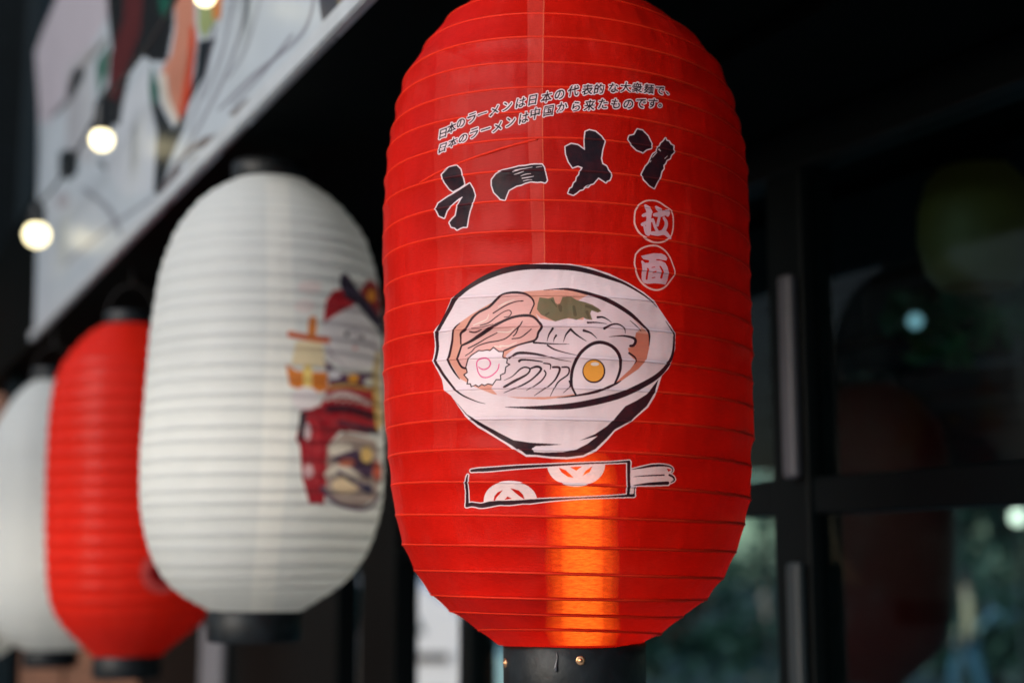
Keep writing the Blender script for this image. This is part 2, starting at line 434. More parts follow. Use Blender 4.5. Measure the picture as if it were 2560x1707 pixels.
cv.stroke([(x, y, 9) for x, y in zz + zz[:1]], T2, BK, smooth=False)
cv.stroke([(1005,1265,16),(980,1350,18),(900,1430,20),(820,1465,20),(740,1455,20),(690,1400,18),(670,1330,18),(665,1250,18),(700,1200,18),(790,1175,22),(850,1195,22),(875,1250,22),(850,1310,20),(780,1345,20),(720,1330,18),(690,1305,12)], T4, (.72, .10, .28))
sea = [(870,310),(935,320),(975,308),(990,350),(1005,362),(1025,355),(1045,308),(1110,305),(1150,330),(1210,345),(1270,365),(1320,395),(1340,415),(1310,425),(1265,408),(1255,430),(1270,480),(1225,475),(1200,460),(1150,480),(1090,465),(1050,475),(990,493),(940,470),(880,440),(850,400),(855,360)]
cv.poly(sea, T2, (.165, .145, .085))
for st in ([(1025,380,30),(1030,410,20)], [(1130,380,22),(1140,440,26)], [(1225,375,20),(1275,390,24),(1320,410,14)], [(1230,420,24),(1245,465,18)], [(920,440,16),(940,425,10)], [(960,330,10),(1000,380,8)]):
    cv.stroke(st, T2, (.075, .075, .045), .7)
egg = [(1145,1045),(1115,980),(1112,900),(1130,820),(1180,730),(1260,665),(1340,650),(1420,680),(1470,740),(1485,830),(1470,900),(1440,960),(1300,1020)]
cv.poly(egg, T2, (.80, .67, .72))
S2([(1145,1045,14),(1115,980,18),(1112,900,24),(1130,820,24),(1180,730,26),(1260,665,26),(1340,650,26),(1420,680,26),(1470,740,26),(1485,830,22),(1470,900,20),(1440,960,12)])
cv.poly(ell(1283, 866, 88, 90), T2, BK); cv.poly(ell(1281, 863, 78, 80), T2, (.84, .38, .065))
cv.poly(ell(1290, 812, 32, 13), T2, (.85, .76, .70))
S2([(460,1112,3),(380,1090,8),(260,1030,14),(160,920,20),(110,840,22),(85,790,22),(88,690,24),(92,590,26),(140,480,28),(185,400,30),(235,320,36),(330,235,32),(450,165,40),(600,110,44),(750,83,42),(900,78,42),(1100,88,38),(1250,115,34),(1400,160,28),(1520,205,20),(1650,285,14),(1720,345,8),(1760,385,3)],
   [(1825,490,3),(1880,580,12),(1886,610,14),(1878,720,18),(1850,800,26),(1790,880,36),(1690,950,42),(1500,1040,48),(1300,1095,50),(1100,1130,46),(900,1140,32),(750,1140,16),(610,1137,3)],
   [(900,255,3),(1000,247,10),(1100,250,20),(1250,285,26),(1400,340,32),(1550,430,30),(1650,520,20),(1697,580,16),(1703,650,8),(1700,680,3)],
   [(268,505,6),(225,550,14),(205,640,18),(188,740,20),(183,795,18),(220,870,16),(260,925,6)],
   [(1000,1068,3),(1150,1050,14),(1300,1020,22),(1440,965,16),(1490,938,4)])
cv.poly([(205,1065),(250,1115),(320,1190),(450,1270),(560,1330),(670,1385),(800,1405),(1040,1418),(960,1425),(840,1430),(812,1445),(830,1475),(900,1480),(1050,1475),(1150,1455),(1230,1415),(1290,1370),(1310,1355),(1170,1390),(1290,1340),(1380,1280),(1450,1210),(1520,1130),(1600,1090),(1680,1040),(1775,925),(1740,1030),(1680,1130),(1560,1240),(1440,1305),(1380,1370),(1290,1455),(1200,1500),(1080,1515),(950,1510),(850,1498),(770,1495),(730,1465),(560,1370),(400,1270),(310,1190),(250,1120)], T2, BK)

# the wrapped chopsticks
ck = np.zeros((cv.h, cv.w), bool)
for st in ([(225,298,26),(300,290,36),(400,285,38),(700,262,32),(1000,245,24),(1300,230,16),(1600,218,14),(1780,207,22)],
           [(190,340,12),(176,420,26),(175,520,26),(175,640,32)],
           [(175,640,34),(215,628,40),(260,632,38),(320,640,46),(400,625,54),(500,612,44),(600,612,46),(720,602,36),(800,598,42),(1000,582,26),(1300,565,14),(1600,552,18),(1820,540,32)],
           [(1778,220,34),(1775,400,30),(1768,530,30)], [(1832,452,8),(1826,530,12)],
           [(1805,285,4),(1900,268,18),(2000,250,26),(2100,246,22),(2180,258,14),(2210,290,10),(2195,318,5)],
           [(1820,358,3),(1900,350,10),(2000,345,14),(2120,340,14)], [(2175,340,22),(2212,360,20),(2222,390,16),(2185,415,8)], [(1820,440,6),(1900,432,18),(2000,425,28),(2155,418,34)]):
    cv.mask_stroke(st, T3, ck)
stick = cv.mask_poly([(1790,285),(2000,240),(2180,250),(2215,280),(2195,325),(2235,370),(2222,410),(2160,430),(1830,440),(1830,530),(1790,530)], T3)
crest = cv.mask_poly([(970,262)] + [(1255 + 285 * math.cos(R(a)), 240 + 215 * math.sin(R(a))) for a in range(176, -4, -6)] + [(1540,235)], T3)
cv.mask_poly([(340,605)] + [(605 + 265 * math.cos(R(a)), 590 - 190 * math.sin(R(a))) for a in range(178, -2, -6)] + [(872,580)], T3, crest)
cv.paint(dilate(ck, 5.5), WHITE); cv.paint(stick, (.74, .58, .62)); cv.paint(crest, (.80, .66, .68))
for p in ([(1085,268),(1150,290),(1200,335),(1232,368),(1175,358),(1110,312)], [(1415,255),(1390,310),(1318,348),(1350,298)], [(1195,262),(1315,256),(1258,298)],
          [(440,590),(450,545),(480,510),(535,485),(500,530),(470,560),(455,590)], [(608,468),(690,490),(730,530),(748,580),(700,550),(650,510)], [(550,582),(578,550),(622,572)], [(2148,275),(2195,288),(2165,310)]):
    cv.erase(cv.mask_poly(p, T3))
cv.paint(ck, BLACK)
cv.blur(1)

# ------------------------------------------------------------------ ramen lantern geometry
HOOPS = [ # (centre x, radius, z, tilt x, tilt y) measured hoop by hoop, top to bottom
(.0463,.060,1.6+.319,-.0100,0),(.0463,.081,1.6+.307,-.0110,0),(.0462,.099,1.6+.2915,-.0115,0),
(0.0460,0.1141,1.8726,-0.0115,0.0027),(0.0426,0.1260,1.8477,-0.0099,-0.0016),(0.0417,0.1306,1.8299,-0.0093,-0.0003),
(0.0411,0.1336,1.8117,-0.0066,-0.0005),(0.0407,0.1354,1.7939,-0.0076,-0.0004),(0.0400,0.1359,1.7749,-0.0054,-0.0015),
(0.0403,0.1365,1.7553,-0.0055,0.0009),(0.0404,0.1368,1.7338,-0.0055,-0.0003),(0.0401,0.1368,1.7144,-0.0057,0.0009),
(0.0404,0.1363,1.6927,-0.0059,0.0011),(0.0406,0.1361,1.6734,-0.0048,0.0021),(0.0406,0.1362,1.6524,-0.0032,0.0010),
(0.0406,0.1356,1.6328,-0.0043,0.0017),(0.0413,0.1351,1.6127,-0.0033,0.0014),(0.0420,0.1347,1.5926,-0.0036,0.0012),
(0.0413,0.1326,1.5723,-0.0039,0.0006),(0.0418,0.1307,1.5508,-0.0050,0.0005),(0.0413,0.1263,1.5316,-0.0033,0.0019),
(0.0409,0.1205,1.5114,-0.0027,0.0007),(0.0409,0.1117,1.4929,-0.0029,-0.0009),(0.0409,0.1001,1.4772,-0.0016,-0.0004),
(0.0385,0.0847,1.4651,-0.0020,-0.0017),(0.0407,0.0665,1.4520,-0.0015,-0.0045),
]
HOOPS.append((.0405, .0525, 1.4440, 0, 0))
HP = np.array(HOOPS); HP[:, 2] += .3
NH = len(HP); CY = 1.04
_rs = np.random.RandomState(3)
_sag = .0005 + .0009 * _rs.rand(NH)
_ph = _rs.rand(NH) * 6.28
_am = .4 + _rs.rand(NH)

def S1(phi, t, sag=True):
    """point of the ramen lantern's skin; phi = 0 faces the photographer, t counts hoops from the top"""
    phi = np.asarray(phi, float); t = np.asarray(t, float)
    i = np.clip(np.floor(t).astype(int), 0, NH - 2); f = t - i
    g = HP[i] * (1 - f)[..., None] + HP[i + 1] * f[..., None]
    r = g[..., 1]
    if sag:
        b = 4 * f * (1 - f)
        r = r - _sag[i] * b * (1 + .5 * np.sin(phi * 3 + _ph[i])) - .0004 * _am[i] * b * np.sin(phi * 17 + _ph[i] * 3)
    r = r + .0008 * np.sin(phi * 2 + 1) + .0005 * np.sin(phi * 5 + i)
    if sag:   # puckers where the fabric is gathered over the wire
        pk = sum(np.sin(phi * q + _ph[i] * (k + 2) + k) for k, q in enumerate((37, 53, 71, 96))) / 4
        r = r + .00055 * pk * (np.exp(-f * 5) + .7 * np.exp(-(1 - f) * 6)) * np.minimum(1, 8 * f * (1 - f) + .1)
    x = g[..., 0] + r * np.sin(phi); y = CY - r * np.cos(phi)
    z = g[..., 2] + g[..., 3] * np.sin(phi) - g[..., 4] * np.cos(phi)
    z = z + .0006 * _am[i] * np.sin(phi * 4 + _ph[i]) * np.clip(f * 3, 0, 1)
    return np.stack([x, y, z], -1)

def bake(name, S, canvas, p0, p1, t0, t1, w, h):
    u = (np.arange(w) + .5) / w; v = (np.arange(h) + .5) / h
    U, V = np.meshgrid(u, v)
    P = S(p0 + (p1 - p0) * U, t1 - (t1 - t0) * V)
    px, py = project(P)
    A = canvas.sample(px, py)
    return make_image(name, A)

def print_material(name, base, img, trans=.35, see=.06, seetint=(1, .3, .08), rough=.38, hoop=None, dust=.10, dustc=(.75, .25, .20), weave=True, coat=.12, trc=None, var=.24):
    """thin translucent fabric with flat print from a generated image on its UV map"""
    m = bpy.data.materials.new(name); m.use_nodes = True
    nt = m.node_tree; p = nt.nodes['Principled BSDF']; out = nt.nodes['Material Output']
    N = nt.nodes.new; L = nt.links.new
    tc = N('ShaderNodeTexCoord')
    # fabric colour with slow variation
    n1 = N('ShaderNodeTexNoise'); n1.inputs['Scale'].default_value = 9; n1.inputs['Detail'].default_value = 7; n1.inputs['Distortion'].default_value = .8
    L(tc.outputs['Object'], n1.inputs[0])
    r1 = N('ShaderNodeMapRange'); r1.inputs[1].default_value = .3; r1.inputs[2].default_value = .7
    r1.inputs[3].default_value = 1 - var; r1.inputs[4].default_value = 1 + var * .3
    L(n1.outputs[0], r1.inputs[0])
    mul = N('ShaderNodeVectorMath'); mul.operation = 'SCALE'; mul.inputs[0].default_value = base
    L(r1.outputs[0], mul.inputs['Scale'])
    # scuffs and dust: sparse streaks
    mp = N('ShaderNodeMapping'); mp.inputs['Rotation'].default_value = (0, .6, .3); mp.inputs['Scale'].default_value = (1, 1, .35)
    L(tc.outputs['Object'], mp.inputs[0])
    n2 = N('ShaderNodeTexNoise'); n2.inputs['Scale'].default_value = 38; n2.inputs['Detail'].default_value = 8; n2.inputs['Roughness'].default_value = .7
    L(mp.outputs[0], n2.inputs[0])
    r2 = N('ShaderNodeMapRange'); r2.inputs[1].default_value = .52; r2.inputs[2].default_value = .72
    r2.inputs[3].default_value = 0; r2.inputs[4].default_value = dust
    L(n2.outputs[0], r2.inputs[0])
    m1 = N('ShaderNodeMix'); m1.data_type = 'RGBA'; m1.inputs[7].default_value = (*dustc, 1)
    L(r2.outputs[0], m1.inputs[0]); L(mul.outputs[0], m1.inputs[6])
    cur = m1.outputs[2]; alpha = None
    if img:
        uv = N('ShaderNodeUVMap'); it = N('ShaderNodeTexImage'); it.image = img; it.extension = 'CLIP'; it.interpolation = 'Linear'
        L(uv.outputs[0], it.inputs[0])
        m2 = N('ShaderNodeMix'); m2.data_type = 'RGBA'
        nw = N('ShaderNodeTexNoise'); nw.inputs['Scale'].default_value = 140; nw.inputs['Detail'].default_value = 5; L(tc.outputs['Object'], nw.inputs[0])
        rw = N('ShaderNodeMapRange'); rw.inputs[1].default_value = .35; rw.inputs[2].default_value = .62; rw.inputs[3].default_value = .96; rw.inputs[4].default_value = 1
        L(nw.outputs[0], rw.inputs[0]); mw = N('ShaderNodeMath'); mw.operation = 'MULTIPLY'; L(it.outputs['Alpha'], mw.inputs[0]); L(rw.outputs[0], mw.inputs[1])
        L(mw.outputs[0], m2.inputs[0]); L(cur, m2.inputs[6]); L(it.outputs['Color'], m2.inputs[7])
        cur = m2.outputs[2]; alpha = it.outputs['Alpha']
    if hoop is not None:
        m3 = N('ShaderNodeMix'); m3.data_type = 'RGBA'; m3.inputs[7].default_value = (*hoop, 1)
        if alpha is not None:
            inv = N('ShaderNodeMapRange'); inv.inputs[3].default_value = .9; inv.inputs[4].default_value = .05
            L(alpha, inv.inputs[0]); L(inv.outputs[0], m3.inputs[0])
        else: m3.inputs[0].default_value = .9
        L(cur, m3.inputs[6]); cur = m3.outputs[2]
    L(cur, p.inputs['Base Color'])
    p.inputs['Roughness'].default_value = rough; p.inputs['Specular IOR Level'].default_value = .10
    rr = N('ShaderNodeMapRange'); rr.inputs[3].default_value = rough - .08; rr.inputs[4].default_value = rough + .18
    L(n2.outputs[0], rr.inputs[0]); L(rr.outputs[0], p.inputs['Roughness'])
    p.inputs['Coat Weight'].default_value = coat; p.inputs['Coat Roughness'].default_value = .16
    # fine weave and creases
    n3 = N('ShaderNodeTexNoise'); n3.inputs['Scale'].default_value = 900; n3.inputs['Detail'].default_value = 2
    mp3 = N('ShaderNodeMapping'); mp3.inputs['Scale'].default_value = (.25, .25, 1.6); L(tc.outputs['Object'], mp3.inputs[0]); L(mp3.outputs[0], n3.inputs[0])
    n4 = N('ShaderNodeTexNoise'); n4.inputs['Scale'].default_value = 26; n4.inputs['Detail'].default_value = 4; n4.inputs['Distortion'].default_value = 1.2
    L(mp.outputs[0], n4.inputs[0])
    ad = N('ShaderNodeMath'); ad.operation = 'MULTIPLY_ADD'; ad.inputs[1].default_value = .10
    L(n3.outputs[0], ad.inputs[0]); L(n4.outputs[0], ad.inputs[2])
    bp = N('ShaderNodeBump'); bp.inputs['Strength'].default_value = .45; bp.inputs['Distance'].default_value = .0032
    L(ad.outputs[0], bp.inputs['Height']); L(bp.outputs[0], p.inputs['Normal'])
    tr = N('ShaderNodeBsdfTranslucent'); L(bp.outputs[0], tr.inputs['Normal'])
    if trc: 
        mt = N('ShaderNodeVectorMath'); mt.operation = 'MULTIPLY'; mt.inputs[1].default_value = trc
        L(cur, mt.inputs[0]); L(mt.outputs[0], tr.inputs[0])
    else: L(cur, tr.inputs[0])
    mx = N('ShaderNodeMixShader'); mx.inputs[0].default_value = trans
    L(p.outputs[0], mx.inputs[1]); L(tr.outputs[0], mx.inputs[2])
    if see:
        tp = N('ShaderNodeBsdfTransparent'); tp.inputs[0].default_value = (*seetint, 1)
        r5 = N('ShaderNodeMapRange'); r5.inputs[1].default_value = .25; r5.inputs[2].default_value = .75
        r5.inputs[3].default_value = see * .55; r5.inputs[4].default_value = see * 1.45
        L(n3.outputs[0], r5.inputs[0])
        fac = r5.outputs[0]
        if alpha is not None:
            k = N('ShaderNodeMapRange'); k.inputs[3].default_value = 1; k.inputs[4].default_value = .22
            L(alpha, k.inputs[0])
            mm = N('ShaderNodeMath'); mm.operation = 'MULTIPLY'; L(fac, mm.inputs[0]); L(k.outputs[0], mm.inputs[1]); fac = mm.outputs[0]
        m9 = N('ShaderNodeMixShader'); L(fac, m9.inputs[0]); L(mx.outputs[0], m9.inputs[1]); L(tp.outputs[0], m9.inputs[2])
        L(m9.outputs[0], out.inputs[0])
    else: L(mx.outputs[0], out.inputs[0])
    return m

def skin_mesh(name, S, T, rows, nphi, p0, p1, mat, parent, tmin=0.0):
    """closed skin of revolution-like surface with a UV map that puts [p0,p1] x [0,T] on 0..1"""
    ph = np.linspace(-math.pi, math.pi, nphi + 1)
    ts = np.linspace(tmin, T, rows + 1)
    PH, TT = np.meshgrid(ph, ts)
    P = S(PH, TT).reshape(-1, 3)
    W = nphi + 1
    fs = [(j * W + k, (j + 1) * W + k, (j + 1) * W + k + 1, j * W + k + 1) for j in range(rows) for k in range(nphi)]
    me = bpy.data.meshes.new(name); me.from_pydata(P.tolist(), [], fs)
    uvl = me.uv_layers.new(name='UVMap')
    U = ((PH - p0) / (p1 - p0)).ravel(); V = (1 - TT / T).ravel()
    li = np.zeros(len(me.loops), np.int32); me.loops.foreach_get('vertex_index', li)
    uvl.data.foreach_set('uv', np.stack([U[li], V[li]], -1).astype(np.float32).ravel())
    me.update()
    return mesh_obj(name, me, mat, parent, smooth=True)

def hoop_tube(name, S, ph, tt, T, p0, p1, rad, mat, parent, closed=True, seg=8, out=.0007):
    P = S(ph, tt); C0 = P.mean(0) if closed else np.array([.0403, CY, 0])
    d_ = P - C0; d_[:, 2] = 0
    P = P - d_ / np.linalg.norm(d_, axis=1)[:, None] * out
    pts = [Vector(p) for p in P]
    vs, fs = tube(pts, rad, seg, closed)
    me = bpy.data.meshes.new(name); me.from_pydata([tuple(v) for v in vs], [], fs)
    uvl = me.uv_layers.new(name='UVMap')
    n = len(pts)
    dzt = np.maximum(S(ph, np.maximum(np.asarray(tt) - .5, 0))[:, 2] - S(ph, np.minimum(np.asarray(tt) + .5, T))[:, 2], 1e-3)
    zv = np.array([v[2] for v in vs]).reshape(n, seg)
    U = np.repeat((np.asarray(ph) - p0) / (p1 - p0), seg); V = (1 - (np.asarray(tt)[:, None] - (zv - zv.mean(1, keepdims=True)) / dzt[:, None]) / T).ravel()
    li = np.zeros(len(me.loops), np.int32); me.loops.foreach_get('vertex_index', li)
    uvl.data.foreach_set('uv', np.stack([U[li], V[li]], -1).astype(np.float32).ravel())
    me.update()
    return mesh_obj(name, me, mat, parent, smooth=True)

P0, P1 = -1.40, 1.40
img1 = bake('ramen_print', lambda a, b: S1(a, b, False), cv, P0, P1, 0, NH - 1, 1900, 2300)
RED = (.60, .0085, .0034)
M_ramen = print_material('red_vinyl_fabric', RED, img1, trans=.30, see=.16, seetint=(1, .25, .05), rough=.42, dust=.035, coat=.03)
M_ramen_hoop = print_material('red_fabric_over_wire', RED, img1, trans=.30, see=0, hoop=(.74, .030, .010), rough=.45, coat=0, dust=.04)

def ring(name, c, r, z0, z1, mat, parent, wall=.003, seg=96, slope=0.0):
    pr = [(r - wall, z0 + .0015), (r - wall, z1 - .0015), (r - wall + .001, z1), (r - .0012, z1), (r, z1 - .0014), (r + slope, z0 + .0014), (r + slope - .0012, z0), (r - wall + .001, z0), (r - wall, z0 + .0015)]
    vs, fs = lathe(pr, seg, c)
    return from_py(name, vs, fs, mat, parent, smooth=True)

# --- the ramen lantern
lant = empty('ramen_lantern', (0.0, 0.0, 0.0))
lant.location = (.0405, CY, HP[-1, 2] - .042)
OFF = Vector(lant.location)
tag(lant, 'large red ramen lantern printed with a noodle bowl, chopsticks and black kana, nearest and sharp', 'paper lantern', 'lanterns hanging in a row under the canopy')
_made = []
def keep(o):
    o.location = -OFF; _made.append(o); return o
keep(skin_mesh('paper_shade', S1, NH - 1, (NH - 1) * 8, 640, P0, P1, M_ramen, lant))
ph = np.linspace(-math.pi, math.pi, 193)[:-1]
for i in range(0, NH - 1):
    keep(hoop_tube('hoop', lambda a, b: S1(a, b, False), ph, np.full_like(ph, float(i)), NH - 1, P0, P1, .00105, M_ramen_hoop, lant))
# the overlapping wire end that climbs from one turn to the next
def phi_of(px, i):
    a = np.linspace(-1.5, 1.5, 800); x, y = project(S1(a, np.full_like(a, float(i)), False)); return float(np.interp(px, x, a))
i345 = 3 + 5; i427 = 3 + 6
pa, pb = phi_of(1050, i427), phi_of(1345, i345)
aa = np.linspace(pa, pb, 40); ff = (aa - pa) / (pb - pa)
keep(hoop_tube('wire_end', lambda a, b: S1(a, b, False), aa, i427 - .04 - .92 * ff ** .92, NH - 1, P0, P1, .00105, M_ramen_hoop, lant, closed=False))
zb = HP[-1, 2]
bx, by = HP[-1, 0] + .0042, CY
br = keep(ring('bottom_ring', (bx, by), .0512, zb - .043, zb + .0012, M_black_plastic, lant, slope=-.0006))
keep(ring('top_ring', (HP[0, 0], CY), .058, HP[0, 2] - .004, HP[0, 2] + .012, M_black_plastic, lant))
# rivets
def rivet(px, py, parent):
    a = np.linspace(-1.5, 1.5, 1200)
    zz_ = at(px, py, CY - .05).z
    x, y = project(np.stack([bx + .0512 * np.sin(a), by - .0512 * np.cos(a), np.full_like(a, zz_)], -1))
    k = int(np.argmin(np.abs(x - px))); f = float(a[k])
    zz_ = zz_ - (py - float(y[k])) / F_PX * (CY - .05)
    nrm = Vector((math.sin(f), -math.cos(f), 0)); c = Vector((bx, by, zz_)) + nrm * .0510
    M = Matrix.Translation(c) @ nrm.to_track_quat('Z', 'Y').to_matrix().to_4x4()
    vs, fs = lathe([(.0001, .0016), (.0011, .0015), (.0013, .0008), (.0017, .0007), (.0028, .0009), (.0032, .0004), (.0032, -.001)], 24)
    o = from_py('rivet', [M @ Vector(v) for v in vs], fs, M_brass, parent, smooth=True)
    return o
rivet(1451, 1650, br); rivet(1263, 1656, br)
vs, fs = tube([Vector((bx - .0145 + .0006 * math.sin(k), by - .0500, zb - .003 - k * .0022)) for k in range(7)], [.0002, .0005, .0004, .0006, .0009, .0013, .0004], 8)
from_py('glue_drip', vs, fs, plain('clear_glue', (.10, .10, .11), rough=.15), br, smooth=True)
# lit bulb that stands inside on the bottom ring
def glow_mat(name, c, strength):
    m = bpy.data.materials.new(name); m.use_nodes = True; nt = m.node_tree; nt.nodes.clear()
    e = nt.nodes.new('ShaderNodeEmission'); e.inputs[0].default_value = (*c, 1); e.inputs[1].default_value = strength
    nt.links.new(e.outputs[0], nt.nodes.new('ShaderNodeOutputMaterial').inputs['Volume']); return m
M_bulb = glow_mat('warm_bulb_glow', (1.0, .72, .28), 50)
M_shell = glow_mat('soft_shell_glow', (1.0, .56, .18), 17)
zt = at(1455, 1125, 1.04).z; z0b = at(1455, 1632, 1.04).z
def lamp_body(rr, top, bot):
    pr = [(.0002, bot), (rr * .8, bot + .001)] + [(rr * (1 + .03 * math.sin(j * 1.7)), bot + .004 + (top - rr - bot - .004) * j / 9) for j in range(1, 9)] + \
         [(rr * math.cos(R(a)), top - rr + rr * math.sin(R(a))) for a in range(0, 90, 12)] + [(.0002, top)]
    return lathe(pr, 32, (.0505, 1.035))
vs, fs = lamp_body(.0150, zt - .012, z0b)
vs.append((.0505, 1.035, z0b)); vs.append((.0505, 1.035, zt - .012))
def cap(vs, fs, seg=32):
    n = len(vs) - 2
    for k in range(seg): fs.append((n, (k + 1) % seg, k)); fs.append((n + 1, n - seg + k, n - seg + (k + 1) % seg))
cap(vs, fs)
keep(from_py('bulb', vs, fs, M_bulb, lant, smooth=True))
vs, fs = lamp_body(.0265, zt + .004, z0b - .001)
vs.append((.0505, 1.035, z0b - .001)); vs.append((.0505, 1.035, zt + .004)); cap(vs, fs)
keep(from_py('bulb_glow_shell', vs, fs, M_shell, lant, smooth=True))  # glowing shell added around the bulb to soften the edge of its glow
vs, fs = lamp_body(.0220, zt - .003, z0b - .0005)
vs.append((.0505, 1.035, z0b - .0005)); vs.append((.0505, 1.035, zt - .003)); cap(vs, fs)
keep(from_py('inner_glow_shell', vs, fs, M_shell, lant, smooth=True))  # second added glow shell, between the bulb and the outer one
bm = bmesh.new()
box_bm((bx - .050, by - .004, zb - .012), (bx + .050, by + .004, zb - .006), 0, bm)
vs, fs = lathe([(.0002, zb - .006), (.014, zb - .006), (.014, z0b + .004), (.0002, z0b + .004)], 24, (.0505, 1.035))
me = bpy.data.meshes.new('t'); me.from_pydata(vs, [], fs); bm.from_mesh(me); bpy.data.meshes.remove(me)
keep(from_bm('bulb_socket', bm, M_black_plastic, lant))

# ------------------------------------------------------------------ the other lanterns
SOFFIT_Z = CAM_Z + .475
M_lamp_in = emit('soft_warm_bulb', (1.0, .88, .70), 6.0)
def other_lantern(name, label, Y, rows, base, nrib, group, canvas=None, prange=(-.3, 1.57), trans=.35, ribc=None, coat=.1, dust=.05, dustc=(.5, .5, .5), ringr=(.040, .0515), see=0, seed=1, lamp=True, sag=.0009):
    rows = sorted(rows)
    y_ = np.array([r[0] for r in rows], float); c_ = np.array([r[1] for r in rows], float); h_ = np.array([r[2] for r in rows], float)
    Z = np.array([at(c, y, Y).z for y, c in zip(y_, c_)]); X = np.array([at(c, y, Y).x for y, c in zip(y_, c_)])
    Rr = np.array([at(c + h, y, Y).x - at(c, y, Y).x for y, c, h in zip(y_, c_, h_)]) * .996
    s = np.concatenate([[0], np.cumsum(np.hypot(np.diff(Z), np.diff(Rr)))])
    d = np.linspace(0, s[-1], 400)
    sm = lambda a: np.convolve(np.pad(a, 12, mode='reflect', reflect_type='odd'), np.ones(25) / 25, 'valid')
    Zd, Xd, Rd = sm(np.interp(d, s, Z)), sm(np.interp(d, s, X)), sm(np.interp(d, s, Rr))
    rs = np.random.RandomState(seed); tj = np.linspace(0, 399, nrib + 1) ; tj[1:-1] += rs.uniform(-1.2, 1.2, nrib - 1)
    ti = np.arange(nrib + 1)
    jit = rs.rand(nrib + 1) * 6
    def S(phi, t):
        phi = np.asarray(phi, float); t = np.asarray(t, float)
        k = np.interp(t, ti, tj); f = t - np.floor(t)
        x = np.interp(k, np.arange(400), Xd); z = np.interp(k, np.arange(400), Zd); r = np.interp(k, np.arange(400), Rd)
        r = r - sag * 4 * f * (1 - f) * (r / .13)
        return np.stack([x + r * np.sin(phi), Y - r * np.cos(phi), z + .0007 * np.sin(phi + t)], -1)
    root = empty(name, (Xd[-1], Y, Zd[-1]))
    off = -Vector(root.location)
    tag(root, label, 'paper lantern', group)
    img = None
    if canvas is not None:
        img = bake(name + '_print', S, canvas, prange[0], prange[1], 0, nrib, 700, 1100)
    m = print_material(name + '_fabric', base, img, trans=trans, see=see, coat=coat, dust=dust, dustc=dustc, rough=.5, var=.04)
    mh = print_material(name + '_fabric_over_wire', base, img, trans=trans * .85, see=0, hoop=ribc or base, coat=coat, dust=dust, dustc=dustc, rough=.5, var=.04)
    o = skin_mesh('paper_shade', S, nrib, nrib * 5, 128, prange[0], prange[1], m, root); o.location = off
    ph = np.linspace(-math.pi, math.pi, 81)[:-1]
    for i in range(1, nrib):
        o = hoop_tube('hoop', S, ph, np.full_like(ph, float(i)), nrib, prange[0], prange[1], .0011, mh, root); o.location = off
    o = ring('bottom_ring', (Xd[-1], Y), ringr[1], Zd[-1] - .033, Zd[-1] + .001, M_black_plastic, root, seg=64); o.location = off
    o = ring('top_ring', (Xd[0], Y), ringr[0], Zd[0] - .001, Zd[0] + .022, M_black_plastic, root, seg=64); o.location = off
    if lamp:
        zl_ = Zd[-1] + (Zd[0] - Zd[-1]) * .36; rr = .030
        pr = [(.0002, zl_ + rr)] + [(rr * math.sin(R(a)), zl_ + rr * math.cos(R(a))) for a in range(15, 150, 15)] + [(.013, zl_ - rr * 1.25), (.013, zl_ - rr * 1.7), (.0002, zl_ - rr * 1.72)]
        vs, fs = lathe(pr, 20, (Xd[len(Xd) // 2], Y)); o = from_py('bulb', vs, fs, M_lamp_in, root, smooth=True); o.location = off
        vs, fs = lathe([(.0002, zl_ - rr * 1.7), (.016, zl_ - rr * 1.7), (.016, Zd[-1] - .01), (.0002, Zd[-1] - .01)], 16, (Xd[len(Xd) // 2], Y)); o = from_py('bulb_socket', vs, fs, M_black_plastic, root, smooth=True); o.location = off
    # wire bail and cord up to the soffit
    ztop = Zd[0] + .02; zc = SOFFIT_Z
    hb = min(.05, (zc - ztop) * .6)
    pts = [Vector((Xd[0] + ringr[0] * .95 * math.cos(R(a)), Y, ztop + hb * math.sin(R(a)))) for a in range(0, 181, 15)]
    vs, fs = tube(pts, .0012, 6); o = from_py('bail', vs, fs, M_cord, root); o.location = off
    vs, fs = tube([Vector((Xd[0], Y, ztop + hb)), Vector((Xd[0], Y, zc))], .0022, 6); o = from_py('cord', vs, fs, M_cord, root); o.location = off
    return root, S

# cat print of the white lantern
T7 = (2.305, 680, 640)
c2 = Canvas(560, 440, 1000, 1540, 2.0)
c2.poly([(665,450),(722,450),(737,800),(717,1200),(682,1535),(625,1535),(652,1200),(668,800)], TP, (.80,.79,.75), .40)
P = lambda pts, c, a=1.0: c2.poly(pts, T7, c, a)
St = lambda pts, c, a=1.0: c2.stroke(pts, T7, c, a)
P(ell(220, 180, 70, 40), (.72, .45, .46), .35); P(ell(190, 290, 60, 42), (.74, .48, .48), .35)
P([(310,260),(350,200),(400,190),(490,290),(420,350),(295,388)], (.35, .010, .02))
P([(300,385),(380,330),(480,280),(600,420),(640,560),(600,640),(450,660),(330,600),(280,440)], (.60, .58, .62))
P([(510,190),(560,130),(605,160),(622,240),(625,360),(570,300),(510,240)], (.30, .03, .03)); P(ell(572, 228, 22, 38), (.65, .25, .03))
P([(395,110),(430,98),(480,170),(560,270),(640,370),(645,470),(590,400),(500,290),(425,240),(390,170)], (.035, .025, .05))
St([(430,440,12),(480,430,12),(500,470,10),(470,500,10)], (.33, .30, .36)); St([(540,500,10),(580,500,12),(590,540,8)], (.33, .30, .36)); St([(300,470,8),(340,560,12),(420,640,10)], (.4, .36, .42))
P([(140,490),(290,490),(315,640),(110,625)], (.66, .56, .38)); St([(105,450,36),(210,470,34),(320,485,34)], (.62, .12, .03)); St([(235,370,48),(230,450,50)], (.60, .20, .05))
